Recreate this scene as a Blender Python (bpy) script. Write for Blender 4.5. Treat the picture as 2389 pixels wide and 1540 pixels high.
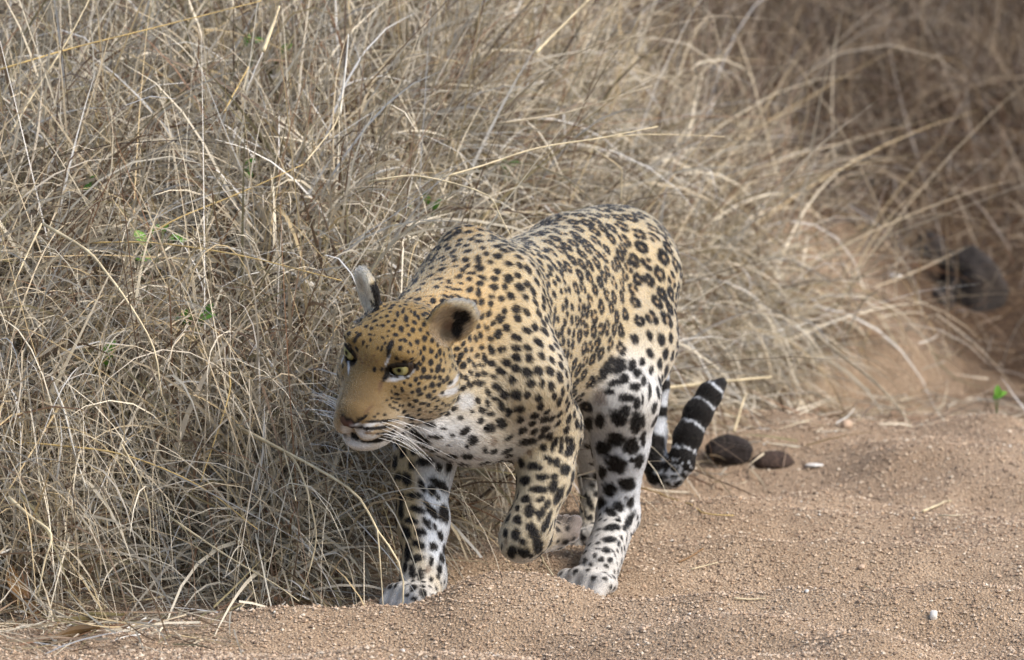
import bpy, bmesh, math, random, os
import numpy as np
from mathutils import Vector
from mathutils.bvhtree import BVHTree

for o in list(bpy.data.objects):
    bpy.data.objects.remove(o)
SC = bpy.context.scene
COL = SC.collection
random.seed(7)
RNG = np.random.default_rng(7)

# ------------------------------------------------------------------ camera
PITCH = math.radians(7.5)
DIST = 9.5
PXM = 1430.0                  # working pixels per metre at the focal distance (2389 px wide sheet)
ZC = 0.432
CAMP = np.array([0.0, -DIST * math.cos(PITCH), ZC + DIST * math.sin(PITCH)])
CX = np.array([1.0, 0, 0])
CU = np.array([0, math.sin(PITCH), math.cos(PITCH)])
CV = np.array([0, math.cos(PITCH), -math.sin(PITCH)])
FPX = PXM * DIST
cam_d = bpy.data.cameras.new("camera")
cam_d.sensor_width = 36.0
cam_d.lens = 36.0 * FPX / 2389.0
cam_d.clip_start = 0.5
cam_d.clip_end = 400.0
cam_d.dof.use_dof = True
cam_d.dof.focus_distance = DIST - 0.14
cam_d.dof.aperture_fstop = 5.6
cam = bpy.data.objects.new("camera", cam_d)
COL.objects.link(cam)
cam.location = CAMP
cam.rotation_euler = (math.pi / 2 - PITCH, 0, 0)
SC.camera = cam

# ------------------------------------------------------------------ sky and light (soft, overcast)
SUN_EL, SUN_AZ = math.radians(44), math.radians(112)   # azimuth from +Y towards +X
world = bpy.data.worlds.new("World")
SC.world = world
world.use_nodes = True
wn = world.node_tree.nodes
wl = world.node_tree.links
sky = wn.new("ShaderNodeTexSky")
sky.sky_type = 'NISHITA'
sky.sun_disc = False
sky.sun_elevation = SUN_EL
sky.sun_rotation = SUN_AZ
sky.air_density = 1.0
sky.dust_density = 3.0
sky.ozone_density = 1.0
bg = wn["Background"]
bg.inputs[1].default_value = 0.15
wl.new(sky.outputs[0], bg.inputs[0])
sun_d = bpy.data.lights.new("sun", 'SUN')
sun_d.energy = 1.4
sun_d.angle = math.radians(32)
sun_d.color = (1.0, 0.955, 0.90)
sun = bpy.data.objects.new("sun", sun_d)
COL.objects.link(sun)
sd = Vector((math.sin(SUN_AZ) * math.cos(SUN_EL), math.cos(SUN_AZ) * math.cos(SUN_EL), math.sin(SUN_EL)))
sun.rotation_euler = sd.to_track_quat('Z', 'Y').to_euler()
SC.view_settings.view_transform = 'Standard'
SC.view_settings.look = 'None'
SC.view_settings.exposure = 0.82
SC.view_settings.gamma = 1.0
SC.view_settings.use_curve_mapping = False
SC.cycles.max_bounces = 5
SC.cycles.diffuse_bounces = 1
SC.cycles.glossy_bounces = 2
SC.cycles.transmission_bounces = 3
SC.cycles.transparent_max_bounces = 8


def P(dx, dy, Y):
    """photo sheet point (2389 x 1540) at world depth Y -> world point"""
    d = CV + CX * ((dx - 1194.5) / FPX) + CU * ((770.0 - dy) / FPX)
    return CAMP + d * ((Y - CAMP[1]) / d[1])


def RM(r, Y):
    return r / PXM * (DIST + Y) / DIST


def proj(p):
    q = np.asarray(p, float) - CAMP
    z = q @ CV
    return 1194.5 + FPX * (q @ CX) / z, 770.0 - FPX * (q @ CU) / z


def srgb(r, g, b):
    c = np.array([r, g, b], float) / 255.0
    return tuple(np.where(c <= 0.04045, c / 12.92, ((c + 0.055) / 1.055) ** 2.4))


# ------------------------------------------------------------------ helpers
def mat_new(name, col=(0.5, 0.5, 0.5), rough=0.8, spec=0.3):
    m = bpy.data.materials.new(name)
    m.use_nodes = True
    b = m.node_tree.nodes["Principled BSDF"]
    b.inputs["Base Color"].default_value = (*col, 1)
    b.inputs["Roughness"].default_value = rough
    b.inputs["Specular IOR Level"].default_value = spec
    return m


def tag(o, label=None, cat=None, group=None, kind=None):
    if label: o["label"] = label
    if cat: o["category"] = cat
    if group: o["group"] = group
    if kind: o["kind"] = kind
    return o


def mesh_obj(name, verts, faces, mat, parent=None, smooth=True):
    me = bpy.data.meshes.new(name)
    me.from_pydata([tuple(v) for v in verts], [], [tuple(f) for f in faces])
    me.validate()
    if smooth:
        me.shade_smooth()
    if mat: me.materials.append(mat)
    o = bpy.data.objects.new(name, me)
    COL.objects.link(o)
    if parent: o.parent = parent
    return o


def big_mesh(name, verts, quads, mat, parent=None, smooth=True, tris=False):
    """fast mesh from numpy arrays"""
    me = bpy.data.meshes.new(name)
    nv, nf = len(verts), len(quads)
    k = quads.shape[1]
    me.vertices.add(nv)
    me.vertices.foreach_set("co", np.ascontiguousarray(verts, np.float32).ravel())
    me.loops.add(nf * k)
    me.loops.foreach_set("vertex_index", np.ascontiguousarray(quads, np.int32).ravel())
    me.polygons.add(nf)
    me.polygons.foreach_set("loop_start", np.arange(0, nf * k, k, dtype=np.int32))
    me.polygons.foreach_set("loop_total", np.full(nf, k, np.int32))
    me.update(calc_edges=True)
    me.polygons.foreach_set("use_smooth", np.full(nf, smooth))
    if mat: me.materials.append(mat)
    o = bpy.data.objects.new(name, me)
    COL.objects.link(o)
    if parent: o.parent = parent
    return o


def nrm(v):
    v = np.asarray(v, float)
    return v / (np.linalg.norm(v, axis=-1, keepdims=True) + 1e-12)


# value noise on numpy points
_PERM = np.random.default_rng(3).integers(0, 1 << 30, 4096)
def vnoise(p, seed=0):
    p = np.asarray(p, np.float64)
    i = np.floor(p).astype(np.int64)
    f = p - i
    f = f * f * (3 - 2 * f)
    out = np.zeros(len(p))
    for dx in (0, 1):
        for dy in (0, 1):
            for dz in (0, 1):
                h = _PERM[(i[:, 0] + dx + seed * 17) & 4095]
                h = _PERM[(h + i[:, 1] + dy) & 4095]
                h = _PERM[(h + i[:, 2] + dz) & 4095]
                w = (f[:, 0] if dx else 1 - f[:, 0]) * (f[:, 1] if dy else 1 - f[:, 1]) * (f[:, 2] if dz else 1 - f[:, 2])
                out += w * ((h & 65535) / 65535.0)
    return out


def v2noise(x, y, s=1.0, seed=0):
    x = np.asarray(x, float)
    y = np.asarray(y, float)
    sh = x.shape
    p = np.stack([x.ravel() * s, y.ravel() * s, np.full(x.size, 0.37 + seed)], 1)
    return vnoise(p, seed).reshape(sh)
# ------------------------------------------------------------------ leopard: signed-distance body -> one mesh
# heading of the animal: towards the camera and to the left
class Prim:
    pass


PR = []
def add(kind, k=0.03, sub=False, fur=0.010, col='tan', spot=None, inner=None, flow=None, head=False, name=''):
    p = Prim()
    p.kind, p.k, p.sub = kind, k, sub
    p.fur, p.col, p.spot, p.inner, p.flow, p.head, p.name = fur, col, spot, inner, flow, head, name
    PR.append(p)
    return p


def cone(a, ra, b, rb, **kw):
    """round cone; a, b world points, radii in metres"""
    p = add('cone', **kw)
    p.a, p.b = np.asarray(a, float), np.asarray(b, float)
    p.ra, p.rb = ra, rb
    if p.flow is None: p.flow = nrm(p.b - p.a)
    R = max(ra, rb)
    p.lo = np.minimum(p.a, p.b) - R
    p.hi = np.maximum(p.a, p.b) + R
    return p


def dcone(a, b, **kw):
    """round cone from two (x, y, r, Y) sheet tuples"""
    return cone(P(a[0], a[1], a[3]), RM(a[2], a[3]), P(b[0], b[1], b[3]), RM(b[2], b[3]), **kw)


def chain(pts, **kw):
    for a, b in zip(pts[:-1], pts[1:]):
        dcone(a, b, **kw)


def ell(c, axes, rad, **kw):
    """ellipsoid; axes 3x3 rows = directions, rad = semi-axes"""
    p = add('ell', **kw)
    p.c = np.asarray(c, float)
    p.ax = nrm(np.asarray(axes, float))
    p.r = np.asarray(rad, float)
    if p.flow is None: p.flow = -p.ax[0]
    e = np.sqrt(((p.ax * p.r[:, None]) ** 2).sum(0))
    p.lo, p.hi = p.c - e, p.c + e
    return p


def pdist(p, q):
    if p.kind == 'cone':
        ba = p.b - p.a
        l2 = ba @ ba
        t = np.clip(((q - p.a) @ ba) / l2, 0, 1)
        d = np.linalg.norm(q - p.a - t[:, None] * ba, axis=1)
        return d - (p.ra + (p.rb - p.ra) * t)
    v = (q - p.c) @ p.ax.T
    k0 = np.linalg.norm(v / p.r, axis=1)
    k1 = np.linalg.norm(v / (p.r ** 2), axis=1)
    return np.where(k1 > 1e-9, k0 * (k0 - 1) / np.maximum(k1, 1e-9), -p.r.min())


BIG = 0.2
def sdf(q, prims=None):
    q = np.asarray(q, float)
    d = np.full(len(q), BIG)
    for p in (prims or PR):
        m = p.k + 0.03
        idx = np.nonzero(np.all((q > p.lo - m) & (q < p.hi + m), axis=1))[0]
        if not len(idx): continue
        b = pdist(p, q[idx])
        a = d[idx]
        if p.sub:
            b = -b
            h = np.maximum(p.k - np.abs(a - b), 0) / p.k
            d[idx] = np.maximum(a, b) + h * h * p.k * 0.25
        else:
            h = np.maximum(p.k - np.abs(a - b), 0) / p.k
            d[idx] = np.minimum(a, b) - h * h * p.k * 0.25
    return d


def sgrad(q, e=0.0012):
    g = np.zeros_like(q)
    for i in range(3):
        dq = np.zeros(3)
        dq[i] = e
        g[:, i] = sdf(q + dq) - sdf(q - dq)
    return g / (2 * e)


TH = math.radians(25)
HV = np.array([-math.sin(TH), -math.cos(TH), 0])     # forward
LV = np.array([math.cos(TH), -math.sin(TH), 0])      # animal's left
UV = np.array([0, 0, 1.0])
AX = np.stack([HV, LV, UV])

# --- trunk
def dell(x, y, Y, rad, axes=AX, **kw):
    return ell(P(x, y, Y), axes, rad, **kw)

def tilt(axes, ang, about):
    """rotate axes rows around a unit vector"""
    c, s = math.cos(ang), math.sin(ang)
    k = nrm(about)
    out = []
    for v in axes:
        out.append(v * c + np.cross(k, v) * s + k * (k @ v) * (1 - c))
    return np.array(out)

BODY = dict(fur=0.008, col='tan')
dell(1140, 800, .03, (.19, .106, .163), k=.04, spot='shoulder', **BODY)                 # thorax
dell(1270, 770, .27, (.27, .115, .150), k=.06, spot='flank', **BODY)                    # ribs / belly
dcone((1195, 695, 95, .12), (1325, 628, 108, .40), k=.06, spot='back', **BODY)          # loin
dell(1424, 642, .55, (.17, .108, .113), k=.07, spot='rump', **BODY)                     # pelvis
dcone((1330, 612, 98, .42), (1428, 604, 104, .60), k=.05, spot='rump', **BODY)
# scapulae
dcone((1084, 588, 60, .08), (1010, 850, 85, .00), k=.06, spot='shoulder', col='orange', fur=.0085)
dcone((1180, 660, 58, -.01), (1218, 890, 82, -.08), k=.06, spot='shoulder', **BODY)
# neck
dcone((990, 780, 104, -.19), (1092, 710, 126, .02), k=.045, spot='neck', col='orange', fur=.009)
dcone((1015, 895, 84, -.18), (1120, 930, 102, -.04), k=.045, spot='neck', fur=.010, col='cream')
dcone((985, 985, 62, -.20), (1090, 1005, 68, -.09), k=.045, spot='throat', fur=.012, col='white')
dcone((1090, 990, 72, -.10), (1160, 985, 85, -.03), k=.05, spot='throat', fur=.012, col='tan')

# --- hind left leg (reaches forward)
dcone((1482, 645, 94, .50), (1472, 800, 94, .40), k=.06, spot='rump', **BODY)
dcone((1472, 800, 92, .40), (1448, 935, 80, .27), k=.05, spot='thigh', fur=.009, col='pale', inner=(-LV))
dcone((1448, 935, 78, .27), (1448, 1040, 59, .29), k=.04, spot='legbig', fur=.006, col='white', inner=(-LV))
dcone((1448, 1040, 59, .29), (1442, 1200, 44, .33), k=.03, spot='legbig', fur=.0055, col='white', inner=(-LV))
dcone((1442, 1205, 44, .33), (1396, 1330, 48, .17), k=.025, spot='paw', fur=.006, col='paw')
dcone((1452, 1205, 34, .36), (1458, 1215, 28, .37), k=.02, spot='paw', fur=.006, col='paw')   # heel
# --- hind right leg (behind)
dcone((1400, 660, 90, .62), (1402, 930, 70, .52), k=.05, spot='thigh', col='pale', fur=.008)
dcone((1402, 930, 62, .52), (1388, 1110, 36, .70), k=.03, spot='legbig', col='white', fur=.007)
dcone((1388, 1110, 34, .70), (1384, 1235, 32, .64), k=.02, spot='paw', col='pale', fur=.006)
dcone((1384, 1235, 34, .64), (1378, 1262, 30, .57), k=.02, spot='paw', col='pale', fur=.006)
# --- front right leg (planted)
dcone((1000, 860, 86, -.02), (1000, 1010, 68, .03), k=.06, spot='leg', fur=.009, col='tan')
dcone((1000, 1010, 66, .03), (984, 1100, 63, .01), k=.04, spot='leg', fur=.006, col='tan', inner=nrm(LV + .2 * UV))
dcone((984, 1100, 62, .01), (987, 1215, 53, -.02), k=.03, spot='leg', fur=.006, col='tan', inner=nrm(LV))
dcone((987, 1215, 53, -.02), (988, 1350, 45, -.06), k=.03, spot='leg', fur=.006, col='tan', inner=nrm(LV))
dcone((988, 1350, 45, -.06), (980, 1396, 46, -.11), k=.03, spot='paw', fur=.006, col='pale')
# --- front left leg (lifted, wrist bent)
dcone((1228, 890, 86, -.08), (1283, 1000, 64, .01), k=.06, spot='shoulder', fur=.010, col='cream')
dcone((1283, 1000, 64, .01), (1274, 1110, 55, -.03), k=.04, spot='leg', fur=.006, col='cream', inner=nrm(-LV - HV))
dcone((1274, 1110, 55, -.03), (1232, 1240, 52, -.09), k=.03, spot='leg', fur=.006, col='cream', inner=nrm(-HV))
dcone((1228, 1240, 50, -.09), (1214, 1262, 46, -.10), k=.02, spot='leg', fur=.007, col='cream')
dcone((1216, 1262, 42, -.09), (1284, 1248, 37, -.01), k=.02, spot='paw', fur=.006, col='cream')

# --- toes
def toes(base, dirv, side, n=4, spread=.022, r=.0155, length=.035, up=UV, arch=(0, .006, .006, 0), tcol='paw'):
    for i in range(n):
        s = (i - (n - 1) / 2) * spread
        b0 = base + side * s * .9 + up * (.006 + arch[i])
        k1 = base + side * s * 1.08 + dirv * (length * (.62 + 2.2 * arch[i])) + up * (.008 + arch[i])
        k2 = base + side * s * 1.12 + dirv * (length * (1.05 + 2.2 * arch[i])) - up * .006
        cone(b0, r * 1.05, k1, r, k=.010, spot='paw', fur=.005, col=tcol)
        cone(k1, r, k2, r * .86, k=.007, spot='none', fur=.005, col=tcol)

FD = nrm(HV * 1.0 - LV * .25)
SIDE = nrm(np.cross(UV, FD))
toes(P(1384, 1364, .16), FD, SIDE, spread=.0225, r=.0165, length=.038)
FD2 = nrm(HV * .8 - LV * .45)
SIDE2 = nrm(np.cross(UV, FD2))
toes(P(976, 1400, -.12), FD2, SIDE2, spread=.0215, r=.0155, length=.034)
FD3 = nrm(HV * .95)
toes(P(1380, 1270, .57), FD3, nrm(np.cross(UV, FD3)), spread=.02, r=.015, length=.03)
# lifted paw: toes fold back under the wrist
FD4 = nrm(-HV * .62 + LV * .12 + UV * .30)
SIDE4 = nrm(LV * .5 + UV * .75)
toes(P(1290, 1244, -.005), FD4, nrm(np.cross(FD4, nrm(-UV + HV * .3))), spread=.017, r=.0130, length=.024, tcol='pad', up=nrm(-UV * .5 + HV * .2))

# --- tail
TAIL = [(1530, 700, 36.8, 0.68), (1540, 790, 28.4, 0.72), (1534, 900, 24.2, 0.74), (1528, 1010, 25.1, 0.74), (1527, 1075, 27.5, 0.72), (1540, 1108, 27.5, 0.71), (1566, 1108, 27.5, 0.7), (1588, 1080, 28.4, 0.7), (1604, 1020, 30.1, 0.72), (1628, 965, 30.1, 0.74), (1656, 920, 25.9, 0.76), (1680, 897, 14.2, 0.77)]
chain(TAIL, k=.012, spot='tail', fur=.0075, col='white')

# --- head, built in its own frame: F forward, L animal's left, U up
YAW, PIT, ROL = math.radians(20.5), math.radians(30), math.radians(-17.5)
_R0 = np.array([[0, 1, 0], [0, 0, 1], [1, 0, 0]], float)
_cy, _sy, _cp, _sp, _cr, _sr = math.cos(YAW), math.sin(YAW), math.cos(PIT), math.sin(PIT), math.cos(ROL), math.sin(ROL)
_RH = np.array([[_cr, -_sr, 0], [_sr, _cr, 0], [0, 0, 1]]) @ np.array([[_cy, 0, -_sy], [0, 1, 0], [_sy, 0, _cy]]) @ \
      np.array([[1, 0, 0], [0, _cp, -_sp], [0, _sp, _cp]]) @ _R0
CAMB = np.stack([CX, CU, -CV], 1)          # camera basis columns
HR = CAMB @ _RH                            # head local -> world
HS = 0.985
HC = P(924, 835.5, -.30)
def hp(f, l, u):
    return HC + HR @ (np.array([f, l, u], float) * HS)
HF, HL, HU = HR[:, 0], HR[:, 1], HR[:, 2]
HAX = np.stack([HF, HL, HU])
def hell(c, rad, axes=HAX, **kw):
    kw.setdefault('head', True)
    kw.setdefault('fur', .0036)
    kw.setdefault('col', 'head')
    kw.setdefault('spot', 'head')
    kw.setdefault('flow', -HF)
    return ell(hp(*c), axes, np.array(rad) * HS, **kw)
def hcone(a, ra, b, rb, **kw):
    kw.setdefault('head', True)
    kw.setdefault('fur', .0036)
    kw.setdefault('col', 'head')
    kw.setdefault('spot', 'head')
    kw.setdefault('flow', -HF)
    return cone(hp(*a), ra * HS, hp(*b), rb * HS, **kw)

hell((-.012, 0, .018), (.090, .078, .068), k=.03)                   # cranium
hell((.042, 0, .033), (.055, .050, .040), k=.03)                    # forehead
for s in (1, -1):
    hell((.016, s * .047, -.028), (.056, .038, .056), k=.03, fur=.008, col='headpale')      # cheek
    hell((-.025, s * .058, -.045), (.05, .038, .05), k=.03, fur=.013, col='headpale')
    hell((.064, s * .040, .054), (.022, .024, .012), k=.018)        # brow ridge
    hell((.062, s * .042, -.004), (.026, .020, .018), k=.02)        # under the eye
for s in (1, -1): hcone((.058, s * .012, .010), .034, (.128, s * .0105, -.034), .0215, k=.018, spot='none', col='bridge', fur=.0036)           # bridge
hell((.140, 0, -.039), (.019, .024, .0165), k=.012, spot='none', col='bridge', fur=.003)
for s in (1, -1):
    hell((.110, s * .0200, -.062), (.040, .0215, .028), k=.012, spot='none', col='muzzle', fur=.0032)         # whisker pad
    hell((.080, s * .029, -.050), (.034, .023, .032), k=.02, spot='none', col='muzzle', fur=.006)
hell((.086, 0, -.098), (.046, .034, .022), k=.010, spot='none', col='white', fur=.0045)        # chin
hell((.035, 0, -.080), (.070, .052, .034), k=.03, spot='throat', col='white', fur=.012)       # jaw
# nose pad
hell((.1545, 0, -.048), (.0085, .0135, .0095), k=.005, spot='none', col='nose', fur=0)
EYE_R = .0185
EYES = [hp(.0655, s * .0420, .0295) for s in (1, -1)]
for s in (1, -1):
    # eye socket, then lids around the ball
    hell((.077, s * .0430, .0272), (.026, .0200, .0118), k=.005, sub=True, spot='none', col='rim', fur=0)
    n = 7
    for arc, dz in ((1, .0096), (-1, .0122)):
        pts = []
        for i in range(n):
            t = -1 + 2 * i / (n - 1)
            l = s * (.0425 + t * .0190)
            f = .0842 - .0095 * t * t - .0105 * t
            u = .0285 + arc * dz * (1 - t * t) + .0045 * t
            pts.append((f, l, u))
        for a, b in zip(pts[:-1], pts[1:]):
            hcone(a, .0026 if arc > 0 else .0022, b, .0026 if arc > 0 else .0022, k=.004, spot='none', col='rim', fur=0)
# mouth cleft
for s in (1, -1):
    pts = [(.146, 0, -.082), (.140, s * .016, -.091), (.118, s * .036, -.089), (.090, s * .048, -.080)]
    for i_, (a, b) in enumerate(zip(pts[:-1], pts[1:])):
        hcone(a, .0046 - .0006 * i_, b, .0040 - .0007 * i_, k=.006, sub=True, spot='none', col='lip', fur=0)
hcone((.158, 0, -.058), .0026, (.150, 0, -.082), .0026, k=.006, sub=True, spot='none', col='lip', fur=0)

# ears: cupped shells
def ear(s, tipdir, facing, base, R=.040):
    up = nrm(tipdir)
    fc = nrm(facing - up * (np.dot(facing, up)))
    sd_ = np.cross(up, fc)
    ax = np.stack([fc, sd_, up])
    c = base + up * R * .75
    ell(c, ax, (.0125, R * (1.0 if s > 0 else .80), R * 1.08), k=.014, spot='none', col='ear', fur=.011, flow=nrm(up + sd_ * .2), head=True, name='ear%d' % s)
    ell(c + fc * (.0125 if s > 0 else .0150), ax, (.0165, R * (.82 if s > 0 else .62), R * .90), k=.010, sub=True, spot='none', col=('earin' if s > 0 else 'earwhite'), fur=.016, flow=nrm(up + fc * .5), head=True)
    if s > 0: ell(c + fc * .0035 - up * R * .40 + sd_ * (R * .22 * s), ax, (.0062, R * .30, R * .36), k=.006, sub=True, spot='none', col='earhole', fur=0, head=True)  # canal coloured near black: the shade of its depth painted in
    return c, ax
EARS = []
EARS.append(ear(1, HU * .80 + HL * .50 - HF * .30, HF * .72 + HL * .72, hp(-.026, .061, .052), .0385))
EARS.append(ear(-1, HU * .82 - HL * .34 - HF * .06, HF * .72 - HL * .66, hp(-.020, -.056, .052), .042))


def surface_nets(lo, hi, h):
    n = np.ceil((hi - lo) / h).astype(int) + 1
    D = np.full(n, BIG, np.float32)
    xs = [lo[i] + h * np.arange(n[i]) for i in range(3)]
    for p in PR:
        m = p.k + 3 * h
        s0 = np.maximum(np.floor((p.lo - m - lo) / h).astype(int), 0)
        s1 = np.minimum(np.ceil((p.hi + m - lo) / h).astype(int) + 1, n)
        if np.any(s1 <= s0): continue
        sl = tuple(slice(a, b) for a, b in zip(s0, s1))
        g = np.stack(np.meshgrid(*[xs[i][sl[i]] for i in range(3)], indexing='ij'), -1).reshape(-1, 3)
        b = pdist(p, g)
        a = D[sl].ravel().astype(float)
        if p.sub: b = -b
        hh = np.maximum(p.k - np.abs(a - b), 0) / p.k
        r = (np.maximum(a, b) + hh * hh * p.k * .25) if p.sub else (np.minimum(a, b) - hh * hh * p.k * .25)
        if p.sub:
            r = np.where(a >= BIG, a, r)
        D[sl] = r.reshape(D[sl].shape)
    ins = D < 0
    # cells
    c = [ins[i:n[0] - 1 + i, j:n[1] - 1 + j, k:n[2] - 1 + k] for i in (0, 1) for j in (0, 1) for k in (0, 1)]
    cnt = sum(x.astype(np.int8) for x in c)
    cell = (cnt > 0) & (cnt < 8)
    ci = np.argwhere(cell)
    cid = np.full(cell.shape, -1, np.int64)
    cid[cell] = np.arange(len(ci))
    acc = np.zeros((len(ci), 3))
    num = np.zeros(len(ci))
    corners = [(i, j, k) for i in (0, 1) for j in (0, 1) for k in (0, 1)]
    for a in range(8):
        for b in range(a + 1, 8):
            ca, cb = np.array(corners[a]), np.array(corners[b])
            if np.abs(ca - cb).sum() != 1: continue
            da = D[tuple((ci + ca).T)]
            db = D[tuple((ci + cb).T)]
            m = (da < 0) != (db < 0)
            t = np.where(m, da / (da - db + 1e-12), 0)
            acc += np.where(m[:, None], ca + t[:, None] * (cb - ca), 0)
            num += m
    V = lo + h * (ci + acc / num[:, None])
    F = []
    for ax in range(3):
        u, v = (ax + 1) % 3, (ax + 2) % 3
        e = np.zeros(3, int)
        e[ax] = 1
        s_a = ins[tuple(slice(0, n[i] - e[i]) for i in range(3))]
        s_b = ins[tuple(slice(e[i], n[i]) for i in range(3))]
        E = np.argwhere(s_a != s_b)
        E = E[(E[:, u] > 0) & (E[:, v] > 0) & (E[:, u] < n[u] - 1) & (E[:, v] < n[v] - 1)]
        eu = np.zeros(3, int); eu[u] = 1
        ev = np.zeros(3, int); ev[v] = 1
        q = np.stack([cid[tuple((E - eu - ev).T)], cid[tuple((E - ev).T)], cid[tuple(E.T)], cid[tuple((E - eu).T)]], 1)
        flip = ~ins[tuple(E.T)]
        q[flip] = q[flip][:, ::-1]
        F.append(q)
    F = np.concatenate(F)
    return V, F[(F >= 0).all(1)]


_lo = np.min([p.lo for p in PR if not p.sub], 0) - .03
_hi = np.max([p.hi for p in PR if not p.sub], 0) + .03
BV, BF = surface_nets(_lo, _hi, .006)
# ------------------------------------------------------------------ refine the head part of the mesh
def build_body(mat, root):
    o = big_mesh("body", BV, BF, mat, root)
    bm = bmesh.new()
    bm.from_mesh(o.data)
    hc = Vector(HC)
    ed = [e for e in bm.edges if (e.verts[0].co - hc).length < .155 and (e.verts[1].co - hc).length < .155]
    bmesh.ops.subdivide_edges(bm, edges=ed, cuts=1, use_grid_fill=True)
    bmesh.ops.triangulate(bm, faces=[f for f in bm.faces if len(f.verts) > 4])
    bm.to_mesh(o.data)
    bm.free()
    me = o.data
    co = np.empty(len(me.vertices) * 3, np.float32)
    me.vertices.foreach_get("co", co)
    co = co.reshape(-1, 3).astype(float)
    for _ in range(2):
        d = sdf(co)
        g = sgrad(co)
        g2 = (g * g).sum(1)
        step = np.where(g2 > .04, d / np.maximum(g2, .04), 0)
        step = np.clip(step, -.004, .004)
        co = co - g * step[:, None]
    me.vertices.foreach_set("co", co.astype(np.float32).ravel())
    me.polygons.foreach_set("use_smooth", np.full(len(me.polygons), True))
    me.update()
    return o


# ------------------------------------------------------------------ coat
CO = {k: np.array(srgb(*v)) for k, v in dict(
    tan=(166, 148, 114), orange=(166, 138, 94), cream=(172, 159, 133), pale=(180, 170, 150), white=(194, 199, 205),
    head=(116, 94, 56), headpale=(150, 129, 92), bridge=(96, 76, 46), muzzle=(146, 126, 90), pad=(92, 84, 82), paw=(188, 184, 177), nose=(76, 52, 46),
    rim=(16, 13, 11), lip=(20, 15, 13), ear=(150, 126, 86), earin=(136, 122, 104), earhole=(30, 24, 20), earwhite=(196, 190, 176)).items()}
BLACK = np.array(srgb(15, 13, 12))
ROS = np.array(srgb(140, 108, 68))

SPOTN = ['none', 'shoulder', 'neck', 'flank', 'back', 'rump', 'thigh', 'legbig', 'leg', 'paw', 'head', 'throat', 'tail']


def prim_fields(q):
    """blend colour, fur length, flow and the dominant spot class from the prims near each point"""
    n = len(q)
    W = np.zeros(n)
    C = np.zeros((n, 3))
    F = np.zeros(n)
    FL = np.zeros((n, 3))
    INN = np.zeros((n, 3))
    best = np.full(n, -1.0)
    cls = np.zeros(n, int)
    hd = np.zeros(n)
    for p in PR:
        m = .05
        idx = np.nonzero(np.all((q > p.lo - m) & (q < p.hi + m), axis=1))[0]
        if not len(idx): continue
        d = pdist(p, q[idx])
        small = p.col in ('rim', 'lip', 'nose', 'earin', 'earhole', 'earwhite')
        if small:
            w = 30 * np.exp(-(np.abs(d) / .0022) ** 2) if p.sub else 30 * np.exp(-(np.maximum(d, 0) / .0016) ** 2)
            if p.col in ('earin', 'earwhite'): w = 12 * np.exp(-(np.abs(d) / .004) ** 2)
            if p.col == 'lip': w = 30 * np.exp(-(np.abs(d) / .0034) ** 2)
            if p.col == 'earhole': w = 30 * np.exp(-(np.abs(d) / .0035) ** 2)
        else:
            w = np.exp(-np.maximum(d, 0) / .014)
            if p.col == 'ear': w = w * 3 * (d < .004) + w * .2
        W[idx] += w
        C[idx] += w[:, None] * CO[p.col]
        F[idx] += w * p.fur
        FL[idx] += w[:, None] * p.flow
        hd[idx] += w * p.head
        if p.inner is not None: INN[idx] += w[:, None] * p.inner
        up = w > best[idx]
        best[idx[up]] = w[up]
        cls[idx[up]] = SPOTN.index(p.spot or 'none')
    W = np.maximum(W, 1e-6)
    return C / W[:, None], F / W, nrm(FL), INN / W[:, None], cls, hd / W


class Marks:
    """spots on the hide: centre, two semi-axis vectors, normal, colour id, softness"""
    def __init__(self):
        self.c, self.a, self.b, self.n, self.t, self.s = [], [], [], [], [], []

    def put(self, c, a, b, n, t=0, s=0.2):
        self.c.append(c); self.a.append(a); self.b.append(b); self.n.append(n); self.t.append(t); self.s.append(s)


def eval_marks(mk, q):
    """coverage of each colour id at points q"""
    cov = np.zeros((4, len(q)))
    h = .03
    key = np.floor(q / h).astype(np.int64)
    code = (key[:, 0] + 500) * 1000000 + (key[:, 1] + 500) * 1000 + (key[:, 2] + 500)
    order = np.argsort(code, kind='stable')
    sc = code[order]
    wob = vnoise(q * 160.0, 5) * .5 + vnoise(q * 330.0, 6) * .5
    for c, a, b, n, t, s in zip(mk.c, mk.a, mk.b, mk.n, mk.t, mk.s):
        R = max(np.linalg.norm(a), np.linalg.norm(b)) * 1.35
        k0 = np.floor((c - R) / h).astype(int)
        k1 = np.floor((c + R) / h).astype(int)
        ii = []
        for x in range(k0[0], k1[0] + 1):
            for y in range(k0[1], k1[1] + 1):
                base = (x + 500) * 1000000 + (y + 500) * 1000 + 500
                l = np.searchsorted(sc, base + k0[2], 'left')
                r = np.searchsorted(sc, base + k1[2], 'right')
                if r > l: ii.append(order[l:r])
        if not ii: continue
        idx = np.concatenate(ii)
        M = np.stack([a, b, nrm(n) * max(.012, .7 * R)], 1)
        try:
            uvw = (q[idx] - c) @ np.linalg.inv(M).T
        except np.linalg.LinAlgError:
            continue
        r = np.sqrt(uvw[:, 0] ** 2 + uvw[:, 1] ** 2) + (wob[idx] - .5) * .75
        v = np.clip((1.0 + s - r) / (2 * s), 0, 1)
        v = v * (np.abs(uvw[:, 2]) < 1.0)
        cov[t, idx] = np.maximum(cov[t, idx], v)
    return cov


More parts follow.
